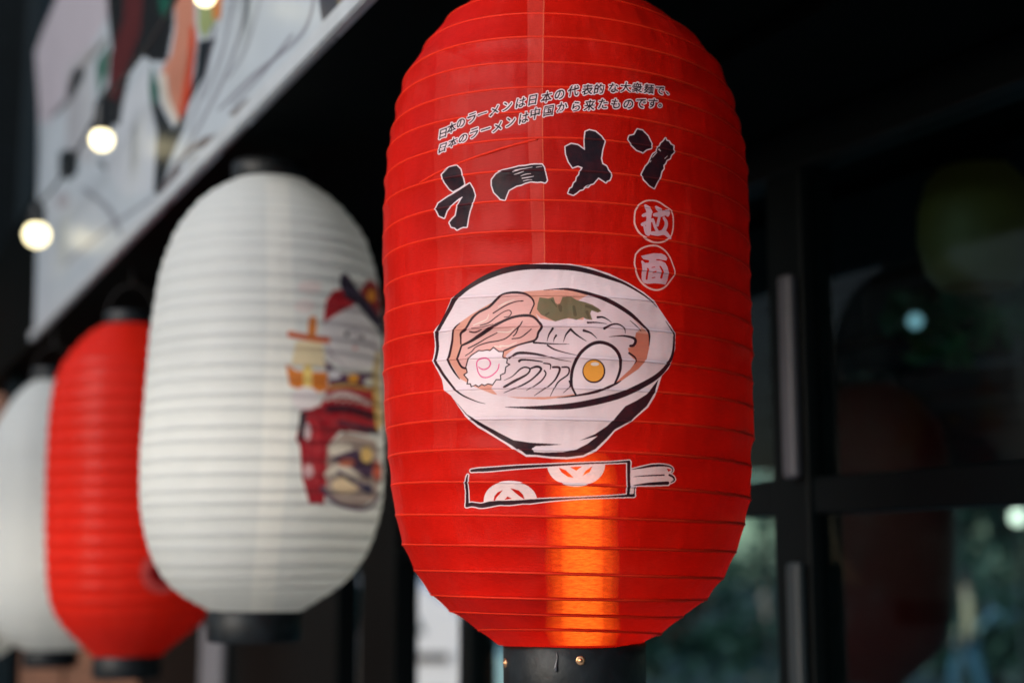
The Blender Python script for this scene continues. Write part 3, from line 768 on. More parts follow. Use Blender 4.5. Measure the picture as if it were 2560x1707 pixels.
P([(80,620),(140,660),(320,670),(322,770),(230,800),(100,745)], (.58, .18, .03)); St([(205,650,50),(205,760,50)], (.72, .55, .18))
P([(170,890),(280,860),(320,760),(340,720),(580,740),(610,980),(560,1030),(400,1000),(330,1080),(320,1250),(300,1430),(215,1425),(175,1280),(160,1090),(138,1060)], (.30, .012, .022))
P(ell(195, 820, 80, 68), (.66, .62, .66))
P([(300,600),(420,680),(590,670),(600,740),(330,735)], (.10, .04, .10)); P(ell(360, 680, 40, 30), (.55, .55, .62)); P(ell(470, 705, 32, 26), (.62, .28, .03)); P(ell(560, 730, 30, 30), (.55, .55, .52))
St([(310,820,30),(420,795,34),(560,850,26)], (.55, .45, .46)); St([(330,880,46),(450,880,40),(590,930,40)], (.05, .008, .02))
St([(390,960,26),(480,980,24),(600,1010,40)], (.04, .02, .04))
P([(160,900),(200,895),(195,1040),(150,1065)], (.03, .02, .03)); P(ell(205, 1010, 20, 50), (.5, .38, .42)); P(ell(210, 1240, 30, 42), (.55, .35, .38))
P([(320,1090),(420,1010),(600,1060),(635,1250),(600,1400),(500,1455),(310,1400)], (.34, .27, .25)); P(ell(400, 1120, 70, 50), (.60, .55, .50)); St([(320,1260,40),(400,1220,60),(480,1280,50)], (.58, .53, .48))
P([(330,1165),(480,1110),(610,1190),(560,1290),(430,1200)], (.055, .03, .07)); P(ell(545, 1145, 34, 48), (.62, .42, .16)); P(ell(430, 1190, 50, 22), (.55, .16, .10)); P(ell(605, 1240, 24, 60), (.50, .10, .06))
P(ell(425, 1320, 80, 50), (.66, .52, .36)); St([(380,1240,16),(460,1290,26),(560,1350,40)], (.06, .04, .09)); St([(290,1340,30),(380,1425,26),(540,1455,20),(620,1380,18)], (.10, .06, .11))
P(ell(545, 1335, 30, 24), (.03, .03, .08)); St([(615,560,30),(600,700,50),(620,960,50)], (.50, .36, .14), .8)
St([(330,760,10),(400,745,12),(470,750,10),(560,770,10)], (.62,.50,.16)); St([(250,930,12),(260,1100,14),(250,1300,12)], (.42,.03,.04)); St([(200,900,8),(290,960,10),(320,1060,10)], (.10,.004,.01))
for k in range(6): P(ell(330 + k * 40, 822 + 4 * k, 9, 9), (.70, .60, .58))
St([(350,560,8),(300,590,8)], (.3,.26,.32)); St([(360,590,8),(310,625,8)], (.3,.26,.32)); P(ell(520, 470, 12, 16), (.05,.04,.07)); P(ell(430, 450, 12, 16), (.05,.04,.07)); P(ell(480, 530, 14, 9), (.55,.14,.16))
St([(590,760,16),(600,900,20),(612,1000,16)], (.55,.36,.08)); St([(340,1020,12),(380,1000,14),(430,1010,10)], (.10,.004,.01))
c2.blur(2)

WH = (.63, .655, .66)
rowsL2 = [(460,676,96),(468,676,108),(511,677,174),(588,677,236),(696,675,272),(827,670,288),(979,666,297),(1142,659,303),(1251,657,302),(1300,655,295),(1368,650,276),(1416,645,253),(1467,642,212),(1494,640,170),(1526,637,116)]
GROUP = 'lanterns hanging in a row under the canopy'
other_lantern('white_lantern', 'white ribbed lantern printed with a red robed lucky cat, directly behind the ramen lantern', 1.6, rowsL2, WH, 34, GROUP, c2, (-.3, 1.57), trans=.48, ribc=(.54, .56, .565), ringr=(.045, .0515), seed=4)
c3 = Canvas(300, 1350, 520, 1520, 2.0)
c3.stroke([(x, y, 20) for x, y in ell(404, 1430, 42, 42, 24)], TP, (.42, .09, .09), .8); c3.poly(ell(404, 1430, 31, 31), TP, (.10, .004, .008), .9)
c3.blur(2)
rowsL3 = [(818,325,72),(823,325,84),(852,328,118),(887,330,150),(922,332,178),(983,334,198),(1062,335,208),(1160,336,214),(1306,335,216),(1404,333,212),(1482,330,205),(1534,329,190),(1572,328,160),(1606,322,118),(1637,318,88)]
other_lantern('red_lantern', 'red lantern with a dark round crest, behind the white cat lantern', 2.24, rowsL3, (.62, .016, .006), 26, GROUP, c3, (-.6, 1.5), trans=.3, ribc=(.42, .007, .004), coat=.12, dustc=(.8, .2, .12), seed=5, sag=.0026)
rowsL4 = [(952,130,42),(960,130,56),(1002,130,94),(1062,130,132),(1120,130,158),(1200,130,170),(1350,130,175),(1450,130,172),(1520,130,160),(1575,130,130),(1605,130,98),(1622,127,68)]
other_lantern('white_lantern', 'plain white lantern half hidden behind the red crested lantern, cut by the left edge', 2.8, rowsL4, WH, 28, GROUP, None, trans=.48, ribc=(.54, .56, .565), seed=6)
rowsL5 = [(y * .78 + 382, -75 + (c - 130), h * .84) for y, c, h in rowsL4]
other_lantern('white_lantern', 'last white lantern of the row, only its right rim shows at the left edge', 3.3, rowsL5, WH, 26, GROUP, None, trans=.48, ribc=(.54, .56, .565), seed=8)

# ------------------------------------------------------------------ fascia signboard
def at_h(px, py, h):
    a = at(px, py, 1.0); return at(px, py, h / (a.z - CAM_Z))
SA = at_h(85, 850, .470); SB = at_h(940, -10, .470)
sd = (SB - SA); sd.z = 0; sd.normalize()                   # runs from the far end towards the camera
sn = Vector((-sd.y, sd.x, 0)) 
if sn.dot(Vector((0, 0, 0)) - Vector((SA.x, SA.y, 0))) < 0: sn = -sn   # towards the street side
def on_sign(px, py, dz=0):
    a = (px - 1280) / F_PX; b = (853.5 - py) / F_PX
    d = Vector((a, math.cos(PITCH) - b * math.sin(PITCH), math.sin(PITCH) + b * math.cos(PITCH)))
    o = Vector((0, 0, CAM_Z)); A = SA + sn * dz
    t = (A - o).dot(sn) / d.dot(sn); return o + d * t

cs = Canvas(-20, -420, 1400, 900, 1.0)
TU = (1.823, 0, 0)
def SP(pts, c, a=1.0): cs.poly(pts, TU, c, a)
def SS(pts, c, a=1.0): cs.stroke(pts, TU, c, a)
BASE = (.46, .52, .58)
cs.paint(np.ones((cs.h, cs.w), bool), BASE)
SP([(120,-100),(520,-100),(500,60),(380,280),(230,560),(170,560),(150,200)], (.47, .44, .50))
SP([(300,300),(420,200),(430,600),(420,760),(300,690)], (.42, .43, .46), .7)
SP([(560,470),(690,280),(700,700),(720,860),(560,900),(480,760)], (.52, .56, .62), .8)
SP([(200,900),(420,900),(520,1050),(300,1250),(200,1300)], (.50, .55, .60))
SP([(480,-200),(800,-200),(790,120),(760,280),(690,280),(640,250),(600,300),(560,470),(545,570),(440,570),(440,460),(500,380),(520,300),(500,140),(490,40)], (.012, .014, .016))
SP([(580,-200),(665,-200),(640,150),(585,290),(535,460),(490,440),(500,250),(560,100)], (.085, .018, .02))
SP([(700,-200),(785,-200),(770,95),(730,60)], (.01, .085, .06)); SP([(440,290),(500,190),(490,330),(450,450)], (.02, .11, .075))
SP([(690,290),(722,400),(722,470),(690,490),(680,400)], (.015, .10, .07))
SP([(790,-200),(885,-200),(890,100),(900,180),(870,400),(830,575),(780,520),(730,400),(730,330),(780,250),(800,130)], (.52, .22, .15))
SS([(875,130,20),(872,260,30),(850,420,38),(825,555,24)], (.50, .055, .02)); SS([(742,350,34),(760,460,36),(810,560,26)], (.60, .54, .47))
SP([(905,190),(985,175),(930,350),(860,480),(830,600),(780,720),(730,890),(700,880),(715,600),(690,480),(722,465),(790,590),(850,500),(890,330)], (.018, .024, .03))
SP([(900,-200),(1020,-200),(990,90),(930,180),(905,130)], (.30, .36, .16)); SP([(960,-200),(1030,-200),(1005,90),(970,90)], (.60, .22, .06))
SP([(270,700),(300,680),(360,690),(352,790),(310,822),(270,800)], (.012, .018, .022)); SP([(380,290),(330,330),(300,440),(335,445),(385,340)], (.015, .018, .02))
SS([(330,430,26),(290,480,22),(240,530,14)], (.10, .09, .10)); SS([(480,180,20),(420,250,24),(380,300,16)], (.20, .18, .17))
for dx in (0, 22, 44): SS([(320 + dx, 440, 6), (312 + dx, 680, 6)], (.24, .23, .27))
SS([(460,740,30),(480,770,10)], (.12, .13, .14)); SP(ell(285, 915, 30, 40), (.30, .25, .28), .6)
for st in ([(1150,-60,6),(1080,200,8),(1000,400,10),(840,700,8)], [(1200,-60,5),(1130,200,6),(1040,360,6)], [(1440,-60,8),(1380,150,10),(1150,350,12),(1000,500,8)], [(1330,160,8),(1200,330,10),(1060,480,8)],
           [(980,120,6),(930,380,8),(860,600,6)], [(1080,-60,6),(1010,250,8),(930,450,6)], [(1500,190,10),(1350,340,12),(1180,520,8),(1020,600,8)], [(380,860,10),(500,960,14),(560,1100,8)], [(300,1200,8),(480,1050,10),(700,900,8)]):
    SS([(a, b, c * 1.5) for a, b, c in st], (.15, .145, .18), .8)  # shade of the sheet's creases, painted in as dark lines
SP([(1040,520),(1120,455),(1185,432),(1192,450),(1110,525),(1060,530)], (.14, .12, .12))
SP([(880,660),(930,625),(1060,590),(1160,560),(1100,620),(1000,700),(930,720),(850,800),(770,935),(740,960),(710,920),(730,860),(800,740)], (.13, .115, .125))  # shade of the deeper folds, painted in as dark patches
SS([(820,760,20),(900,690,18),(1000,680,14)], (.42, .48, .54)); SS([(740,900,14),(860,740,10)], (.40, .44, .50)); SS([(870,780,22),(930,740,18)], (.25, .17, .12))
SP([(1440,-120),(1600,-120),(1590,20),(1545,120),(1520,182),(1480,150),(1460,60)], (.045, .05, .07)); SS([(1545,-60,18),(1545,90,10)], (.22, .18, .10))
cs.blur(2)
poly_px = [(85,850),(90,700),(92,560),(96,470),(112,352),(100,325),(92,200),(88,131),(110,70),(140,0),(190,-110),(260,-260),(330,-400),(900,-400),(1385,-415),(940,-10),(500,424)]
pts = [on_sign(*p) for p in poly_px]
# street side bottom edge is straight: (85,850) -> (940,-10) -> beyond the frame
END = SA + sd * ((SB - SA).length * 1.28)
front = [on_sign(*p) for p in poly_px[:13]]
zt_ = max(p.z for p in front)
front.append(Vector((END.x, END.y, zt_))); front.append(END.copy())
s_of = lambda p: (Vector((p.x, p.y, 0)) - Vector((SA.x, SA.y, 0))).dot(sd)
smin = min(s_of(p) for p in front); smax = max(s_of(p) for p in front); zmin = min(p.z for p in front); zmax = max(p.z for p in front)
w, h = 900, 700
U, V = np.meshgrid((np.arange(w) + .5) / w, (np.arange(h) + .5) / h)
ss = smin + (smax - smin) * U; zz2 = zmin + (zmax - zmin) * V
PP = np.stack([SA.x + sd.x * ss, SA.y + sd.y * ss, zz2], -1)
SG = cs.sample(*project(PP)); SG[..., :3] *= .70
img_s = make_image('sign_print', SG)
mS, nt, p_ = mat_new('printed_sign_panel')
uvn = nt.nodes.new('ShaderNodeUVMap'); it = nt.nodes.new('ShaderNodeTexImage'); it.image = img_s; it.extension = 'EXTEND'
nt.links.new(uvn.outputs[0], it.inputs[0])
nz = nt.nodes.new('ShaderNodeTexNoise'); nz.inputs['Scale'].default_value = 12; nz.inputs['Detail'].default_value = 5
tcn = nt.nodes.new('ShaderNodeTexCoord'); nt.links.new(tcn.outputs['Object'], nz.inputs[0])
mr = nt.nodes.new('ShaderNodeMapRange'); mr.inputs[3].default_value = .85; mr.inputs[4].default_value = 1.1
nt.links.new(nz.outputs[0], mr.inputs[0])
vm = nt.nodes.new('ShaderNodeVectorMath'); vm.operation = 'SCALE'
nt.links.new(it.outputs[0], vm.inputs[0]); nt.links.new(mr.outputs[0], vm.inputs['Scale']); nt.links.new(vm.outputs[0], p_.inputs['Base Color'])
p_.inputs['Roughness'].default_value = .34; p_.inputs['Specular IOR Level'].default_value = .14
sign = empty('signboard', tuple((SA + END) / 2))
tag(sign, 'long white fascia signboard with printed noodles and chopsticks above the lantern row', 'signboard')
bm = bmesh.new(); uvl = bm.loops.layers.uv.new('UVMap')
f1 = [bm.verts.new(p - Vector(sign.location)) for p in front]
f2 = [bm.verts.new(p - Vector(sign.location) - sn * .004) for p in front]
n = len(front)
fa = bm.faces.new(f1); bm.faces.new(list(reversed(f2)))
for i in range(n): bm.faces.new([f1[i], f2[i], f2[(i + 1) % n], f1[(i + 1) % n]])
for f in bm.faces:
    for lp in f.loops:
        q = lp.vert.co + Vector(sign.location); lp[uvl].uv = ((s_of(q) - smin) / (smax - smin), (q.z - zmin) / (zmax - zmin))
bmesh.ops.triangulate(bm, faces=bm.faces[:]); bmesh.ops.recalc_face_normals(bm, faces=bm.faces)
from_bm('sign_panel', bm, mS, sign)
M_whitemetal = plain('white_metal_trim', (.36, .39, .42), rough=.4, bump=.05, scale=30, var=.12)
def sign_bar(name, s0, s1, z0, z1, d0, d1, mat, parent):
    A = Vector((SA.x, SA.y, 0)); bm = bmesh.new()
    vs = []
    for s in (s0, s1):
        for d in (d0, d1):
            for z in (z0, z1):
                p = A + sd * s + sn * d; vs.append(bm.verts.new((p.x - sign.location.x, p.y - sign.location.y, z - sign.location.z)))
    for f in ((0, 1, 3, 2), (4, 6, 7, 5), (0, 4, 5, 1), (2, 3, 7, 6), (0, 2, 6, 4), (1, 5, 7, 3)): bm.faces.new([vs[i] for i in f])
    bmesh.ops.recalc_face_normals(bm, faces=bm.faces); bmesh.ops.bevel(bm, geom=bm.edges[:], offset=.002, segments=2, affect='EDGES')
    return from_bm(name, bm, mat, parent)
sign_bar('bottom_trim', 0, s_of(END), SA.z - .004, SA.z + .017, .002, .010, M_whitemetal, sign)

# ------------------------------------------------------------------ string of bulbs in front of the sign
sl = empty('string_lights', tuple(on_sign(255, 350, .045)))
tag(sl, 'string of round warm white bulbs on a black cable in front of the signboard', 'string lights')
M_globe = emit('warm_white_bulb', (1.0, .86, .50), 1.45)
bp_ = [on_sign(92 + 62, 587, .05), on_sign(255 + 72, 350, .05), on_sign(512 + 80, -12, .05)]
tgt = [(92, 587), (255, 350), (512, -10)]
bulbs = []
for (px, py), q in zip(tgt, bp_):
    # keep the distance in front of the panel, slide along it until it lands on the measured spot
    lo, hi = .5, 5
    for _ in range(40):
        mid = (lo + hi) / 2; c = at(px, py, mid)
        if (c - SA).dot(sn) > .05: lo = mid
        else: hi = mid
    bulbs.append(at(px, py, lo))
for i, c in enumerate(bulbs):
    rr_ = .0185 * c.y / 2.2 if i else .0235
    bm = bmesh.new(); bmesh.ops.create_uvsphere(bm, u_segments=20, v_segments=14, radius=rr_); bm.transform(Matrix.Translation(c - Vector(sl.location)))
    from_bm('bulb', bm, M_globe, sl, smooth=True)
    cc = c - Vector(sl.location)
    pr = [(.0001, .062), (.010, .060), (.013, .05), (.014, .02), (.013, rr_ * .75), (.0001, rr_ * .72)]
    vs, fs = lathe([(a, b) for a, b in pr], 16); from_py('bulb_socket', [Vector(v) + cc for v in vs], fs, M_black_plastic, sl, smooth=True)
far_ = on_sign(60, 700, .05); near_ = Vector((bulbs[2].x + .3, bulbs[2].y - .6, bulbs[2].z + .25))
path = []
knots = [Vector((far_.x, far_.y, far_.z + .12))] + [b + Vector((0, 0, .062)) for b in bulbs] + [near_]
for a, b in zip(knots[:-1], knots[1:]):
    for k in range(12):
        t = k / 12; q = a.lerp(b, t); q.z -= .03 * 4 * t * (1 - t) * (b - a).length; path.append(q - Vector(sl.location))
vs, fs = tube(path, .0028, 6); from_py('cable', vs, fs, M_cord, sl)

# ------------------------------------------------------------------ canopy soffit
def prism(name, poly, z0, z1, mat, parent=None):
    bm = bmesh.new(); a = [bm.verts.new((x, y, z0)) for x, y in poly]; b = [bm.verts.new((x, y, z1)) for x, y in poly]
    bm.faces.new(list(reversed(a))); bm.faces.new(b); n = len(poly)
    for i in range(n): bm.faces.new([a[i], a[(i + 1) % n], b[(i + 1) % n], b[i]])
    bmesh.ops.recalc_face_normals(bm, faces=bm.faces)
    return from_bm(name, bm, mat, parent)
q0 = SA - sd * 1.0 - sn * .006; q1 = SA + sd * 7.0 - sn * .006
can = prism('canopy', [(q0.x, q0.y), (q1.x, q1.y), (q1.x + 8, q1.y), (9.5, 7.5), (q0.x + 1.0, 7.5), (q0.x, q0.y + .5)], SOFFIT_Z, SOFFIT_Z + .35, M_dark_paint)
tag(can, 'low black canopy roof over the shopfront, its edge running above the lanterns', 'canopy')
M_soffit_seam = M_black_metal
# boards of the soffit
e0 = SA - sn * .034
for k in range(12):
    c = e0 - sn * (.30 + k * .42)
    poly = [(c + sd * 3.4), (c - sd * 1.0), (c - sd * 1.0 - sn * .05), (c + sd * 3.4 - sn * .05)]
    o = prism('batten', [(p.x, p.y) for p in poly], SOFFIT_Z - .018, SOFFIT_Z - .001, M_dark_paint, can)

# ------------------------------------------------------------------ glazed shopfront
G0 = Vector((.44, 1.25, 0)); gd = Vector((-.459, .888, 0)).normalized(); gn = Vector((-gd.y, gd.x, 0))
if gn.x > 0: gn = -gn                                      # gn points to the street side
def s_px(px):
    k = (px - 1280) / F_PX; return (G0.x - k * G0.y) / (k * gd.y - gd.x)
def g_h(px, py):
    s = s_px(px); p = G0 + gd * s; return at(px, py, p.y).z
sf = empty('glazed_shopfront', (G0 + gd * 1.2)[:])
tag(sf, 'black framed glass shopfront with tinted panes behind the lanterns', 'shopfront')
def gbar(name, s0, s1, z0, z1, d0, d1, mat, bev=.003):
    M = Matrix(((gd.x, gn.x, 0, G0.x - sf.location.x), (gd.y, gn.y, 0, G0.y - sf.location.y), (0, 0, 1, -sf.location.z), (0, 0, 0, 1)))
    bm = box_bm((s0, d0, z0), (s1, d1, z1), bev, None, M)
    return from_bm(name, bm, mat, sf)
TOP = SOFFIT_Z - .02
posts = [(s_px(2019), s_px(1930)), (s_px(1177), s_px(1148)), (s_px(992), s_px(904)), (s_px(850), s_px(592)), (s_px(592) + .003, s_px(380)), (-.95, -.88)]
for a, b in posts: gbar('post', min(a, b), max(a, b), 0.0, TOP, -.045, .0, M_black_metal)
S0, S1_ = -.95, s_px(380)
gbar('header', S0, S1_, g_h(2000, 428), TOP + .018, -.04, .006, M_black_metal)
zr = (g_h(2100, 1185), g_h(2100, 1280))
gbar('rail', -.88, s_px(2019), zr[1], zr[0], -.04, -.004, M_black_metal)
gbar('rail', s_px(1177), s_px(1930), zr[1], zr[0], -.04, -.004, M_black_metal)
zl = (g_h(950, 1367), g_h(950, 1399))
gbar('rail', s_px(990), s_px(1148), zl[1], zl[0], -.04, -.004, M_dark_paint)
gbar('sill', S0, S1_, 0.0, .25, -.05, .01, M_black_metal)
M_glass = glass_mat('dark_tinted_glass', (.66, .84, .85))
for a, b in ((-.88, s_px(2019)), (s_px(1930), s_px(1177))):
    gbar('glass_pane', min(a, b), max(a, b), .25, g_h(2000, 428), -.020, -.014, M_glass, 0)
sw = empty('sky_block_wall', tuple(G0 - gd * 3.5)); tag(sw, 'unseen dark wall added behind the photographer to the right to block sky light', 'wall')
for k in range(12):  # out-of-view panels added to cut sky light on the lantern's right side
    a = G0 - gd * (.96 + k * .45); b = G0 - gd * (.96 + (k + 1) * .45 - .008)
    o = prism('panel', [(a.x, a.y), (b.x, b.y), (b.x - gn.x * .03, b.y - gn.y * .03), (a.x - gn.x * .03, a.y - gn.y * .03)], 0.0, TOP, M_dark_paint, sw); o.location = -sw.location
# upright pull handles that catch the light
gbar('pull_handle', s_px(2015), s_px(1983), zr[0] - .001, g_h(2000, 690), .004, .016, M_steel, .004)
gbar('pull_handle', s_px(2015), s_px(1983), .5, zr[1] - .05, .004, .016, M_dull, .004)
gbar('pull_handle', s_px(586), s_px(536), .4, g_h(560, 1565), .004, .02, plain('light_grey_metal', (.17, .17, .19), rough=.5, bump=.05, scale=100), .004)
# ------------------------------------------------------------------ ground, neighbouring walls
M_asph = plain('asphalt', (.055, .055, .058), rough=.85, bump=.6, scale=60, var=.3)
M_pave = plain('pale_pavement_tiles', (.47, .49, .51), rough=.8, bump=.4, scale=20, var=.25)
g = from_py('road', [(-150, -150, -.13), (150, -150, -.13), (150, 150, -.13), (-150, 150, -.13)], [(0, 1, 2, 3)], M_asph); tag(g, kind='structure')
pv = prism('pavement', [(-2.6, -6), (14, -6), (14, 9), (-6.5, 9)], -.126, 0, M_pave); tag(pv, kind='structure')
kb = prism('kerb', [(-2.75, -6), (-2.6, -6), (-6.5, 9), (-6.65, 9)], -.126, .004, plain('kerb_stone', (.3, .29, .28), rough=.8, bump=.3, scale=30)); tag(kb, kind='structure')
M_plank = plain('brown_wood', (.30, .12, .06), rough=.55, bump=.4, scale=14, var=.45, aniso=(1, 1, 8))
ww = empty('wooden_wall', (-2.2, 4.3, 0)); tag(ww, 'brown timber plank wall at the far end of the lantern row', 'wall')
x = -3.4; k = 0
while x < at(345, 1650, 4.3).x:
    wd = .13 + .015 * math.sin(k * 3.1)
    bm = box_bm((x + 2.2, -.012 - .003 * (k % 2), 0), (min(x + wd - .006, -1.1) + 2.2, .012, at(20, 690, 4.3).z + .01 * math.sin(k * 5)), .003)
    from_bm('plank', bm, M_plank, ww); x += wd; k += 1
from_bm('backing', box_bm((-1.25, .016, 0), (1.08, .05, 2.60)), M_dark_paint, ww)
dw = from_bm('dark_wall', box_bm((-6, 4.7, 0), (-1.0, 4.9, 6.0)), plain('teal_black_render', (.003, .0055, .007), spec=.04, rough=.7, bump=.3, scale=8, var=.3))
tag(dw, 'tall near black rendered wall behind the brown planks', 'wall')
pxa, pxb = at(42, 500, 3.62), at(93, 500, 3.62)
dp = from_bm('steel_column', box_bm((pxa.x, 3.62, 0), (pxb.x, 3.68, 4.2), .004), plain('blue_black_paint', (.005, .011, .015), spec=.05, rough=.45, bump=.1, scale=20))
tag(dp, 'dark blue square column at the far end of the signboard', 'column')

# ------------------------------------------------------------------ trees
def leaf_mesh(name, n, rx, rz, size, seed, clumps=26):
    rs = np.random.RandomState(seed); vs, fs = [], []
    cs_ = []
    while len(cs_) < clumps:
        p = rs.uniform(-1, 1, 3)
        if .25 < np.linalg.norm(p) < 1: cs_.append(p * (rx, rx, rz) * .85)
    for i in range(n):
        c = cs_[rs.randint(clumps)] + rs.normal(0, .17, 3) * (rx, rx, rz)
        a = rs.normal(0, 1, 3); a /= np.linalg.norm(a); b = np.cross(a, rs.normal(0, 1, 3)); b /= np.linalg.norm(b)
        s = size * rs.uniform(.6, 1.3); k = len(vs)
        vs += [c - a * s, c + b * s * .45, c + a * s, c - b * s * .45]; fs.append((k, k + 1, k + 2, k + 3))
    me = bpy.data.meshes.new(name); me.from_pydata([tuple(v) for v in vs], [], fs); me.update(); return me
def leaf_material(name, c1, c2):
    m, nt, p = mat_new(name)
    g = nt.nodes.new('ShaderNodeTexNoise'); g.inputs['Scale'].default_value = 1.3; tc = nt.nodes.new('ShaderNodeTexCoord')
    nt.links.new(tc.outputs['Object'], g.inputs[0]); r = nt.nodes.new('ShaderNodeValToRGB')
    r.color_ramp.elements[0].color = (*c1, 1); r.color_ramp.elements[1].color = (*c2, 1); r.color_ramp.elements[0].position = .35; r.color_ramp.elements[1].position = .65
    nt.links.new(g.outputs[0], r.inputs[0]); nt.links.new(r.outputs[0], p.inputs['Base Color']); p.inputs['Roughness'].default_value = .5
    t = nt.nodes.new('ShaderNodeBsdfTranslucent'); nt.links.new(r.outputs[0], t.inputs[0])
    mx = nt.nodes.new('ShaderNodeMixShader'); mx.inputs[0].default_value = .25
    nt.links.new(p.outputs[0], mx.inputs[1]); nt.links.new(t.outputs[0], mx.inputs[2]); nt.links.new(mx.outputs[0], nt.nodes['Material Output'].inputs[0])
    return m
M_leaf = leaf_material('dark_foliage', (.018, .05, .038), (.05, .105, .075))
M_bark = plain('bark', (.09, .07, .055), rough=.9, bump=.8, scale=30, var=.4)
crowns = [leaf_mesh('crown', 7500, 2.3, 2.4, .17, 11, 30), leaf_mesh('crown', 7500, 2.0, 2.8, .16, 12, 26)]
for c in crowns: c.materials.append(M_leaf)
def trunk_mesh(h, seed):
    rs = random.Random(seed); vs, fs = [], []
    def add(pts, rad):
        nonlocal vs, fs
        v, f = tube(pts, rad, 8); k = len(vs); vs += v; fs += [tuple(i + k for i in q) for q in f]
    base = [Vector((.05 * math.sin(i), .05 * math.cos(i * 1.3), h * i / 6)) for i in range(7)]
    add(base, [.20, .16, .14, .13, .11, .09, .06])
    for j in range(7):
        a = j * 2.4 + rs.random(); z = h * (.45 + .07 * j)
        add([Vector((0, 0, z)), Vector((math.cos(a) * .5, math.sin(a) * .5, z + .5)), Vector((math.cos(a) * 1.3, math.sin(a) * 1.3, z + 1.2))], [.07, .05, .02])
    me = bpy.data.meshes.new('trunk'); me.from_pydata([tuple(v) for v in vs], [], fs); me.materials.append(M_bark); return me
trunks = [trunk_mesh(3.9, 1), trunk_mesh(4.3, 2)]
def tree(x, y, k, sc, label, group=None, rz=0):
    r = empty('tree', (x, y, -.13), rz); tag(r, label, 'tree', group)
    t = mesh_obj('trunk', trunks[k], None, r); c = mesh_obj('crown', crowns[k], None, r); c.location.z = 4.0
    r.scale = (sc, sc, sc * 1.0); return r
beyond = 'trees across the street seen through the glass'
for i, (x, y, k, sc, lb) in enumerate([(-6.5, 24, 0, 1.1, 'dark leafy tree glimpsed through the glass left of the white van'), (-2.2, 27, 1, 1.15, 'dark leafy tree behind the white van beyond the glass'),
        (2.4, 25, 0, 1.0, 'dark leafy tree beyond the glass, hidden mostly by the ramen lantern'), (5.6, 22, 1, .95, 'leafy tree beyond the glass just right of the ramen lantern'),
        (9.0, 25, 0, 1.15, 'leafy tree beyond the glass behind the blue car'), (12.5, 23, 1, 1.1, 'leafy tree beyond the glass at the far right')]):
    tree(x, y, k, sc, lb, beyond, i * 1.7)
for i, (x, y, k, sc) in enumerate([(-9.0, -1.5, 0, 1.0), (-8.6, 1.6, 1, .95), (-8.2, 9.6, 0, 1.1), (-9.2, 13.5, 1, 1.1)]):
    tree(x, y, k, sc, 'street tree across the road mirrored in the shopfront glass, ' + ('nearest the photographer', 'second along the kerb', 'third along the kerb', 'farthest down the street')[i], 'street trees mirrored in the glass', i * 1.1)

hm = leaf_mesh('hedge', 9000, 1.0, 1.0, .12, 21, 60)
hv = np.zeros(len(hm.vertices) * 3, np.float32); hm.vertices.foreach_get('co', hv); hv = hv.reshape(-1, 3)
cent = hv.reshape(-1, 4, 3).mean(1, keepdims=True); loc_ = hv.reshape(-1, 4, 3) - cent
cent = cent * np.array([13.0, .5, 1.15]) + np.array([3.0, 20.6, 1.15]); hm.vertices.foreach_set('co', (cent + loc_).astype(np.float32).ravel()); hm.update()
hm.materials.append(M_leaf); ho = mesh_obj('hedge', hm); tag(ho, 'dark clipped hedge along the far side of the street beyond the glass', 'hedge', None, 'stuff')

# ------------------------------------------------------------------ vehicles beyond the glass
M_tyre = plain('tyre_rubber', (.02, .02, .02), rough=.8); M_cargl = plain('car_glass', (.03, .06, .07), rough=.08, spec=.8)
M_rim = plain('alloy', (.5, .5, .5), rough=.3, metal=.8); M_red = plain('red_lens', (.5, .02, .02), rough=.2); M_trim = plain('dark_trim', (.03, .025, .025), rough=.5)
def vehicle(name, label, cat, x, y, prof, wprof, width, paint, wheels, extras=()):
    r = empty(name, (x, y, -.13)); tag(r, label, cat)
    bm = bmesh.new(); n = len(prof)
    rings = []
    for yy, ins in ((-width / 2, .10), (-width / 2 + .12, 0), (width / 2 - .12, 0), (width / 2, .10)):
        cx_ = sum(p[0] for p in prof) / n; cz = sum(p[1] for p in prof) / n
        rings.append([bm.verts.new((p[0] + (cx_ - p[0]) * ins * .3, yy, p[1] + (cz - p[1]) * ins * .9)) for p in prof])
    bm.faces.new(rings[0]); bm.faces.new(list(reversed(rings[-1])))
    for a, b in zip(rings[:-1], rings[1:]):
        for i in range(n): bm.faces.new([a[i], b[i], b[(i + 1) % n], a[(i + 1) % n]])
    bmesh.ops.recalc_face_normals(bm, faces=bm.faces); from_bm('body', bm, paint, r)
    for w_ in wprof:
        for sgn in (-1, 1):
            yy = sgn * (width / 2 - .004); bm = bmesh.new()
            a = [bm.verts.new((p[0], yy, p[1])) for p in w_]; b = [bm.verts.new((p[0], yy + sgn * .012, p[1])) for p in w_]
            bm.faces.new(a); bm.faces.new(list(reversed(b)))
            for i in range(len(w_)): bm.faces.new([a[i], a[(i + 1) % len(w_)], b[(i + 1) % len(w_)], b[i]])
            bmesh.ops.recalc_face_normals(bm, faces=bm.faces); from_bm('window', bm, M_cargl, r)
    for wx in wheels:
        for sgn in (-1, 1):
            vs, fs = lathe([(.18, -.11), (.30, -.11), (.33, -.08), (.33, .08), (.30, .11), (.18, .11)], 24)
            M = Matrix.Translation((wx, sgn * (width / 2 - .08), .33)) @ Matrix.Rotation(R(90), 4, 'X')
            o = from_py('wheel', [M @ Vector(v) for v in vs], fs, M_tyre, r, True)
            vs, fs = lathe([(.001, .09 * -sgn), (.10, .08 * -sgn), (.19, .10 * -sgn), (.19, 0)], 20)
            from_py('rim', [M @ Vector(v) for v in vs], fs, M_rim, o, True)
    for nm, lo, hi, mm in extras: from_bm(nm, box_bm(lo, hi, .01), mm, r)
    return r
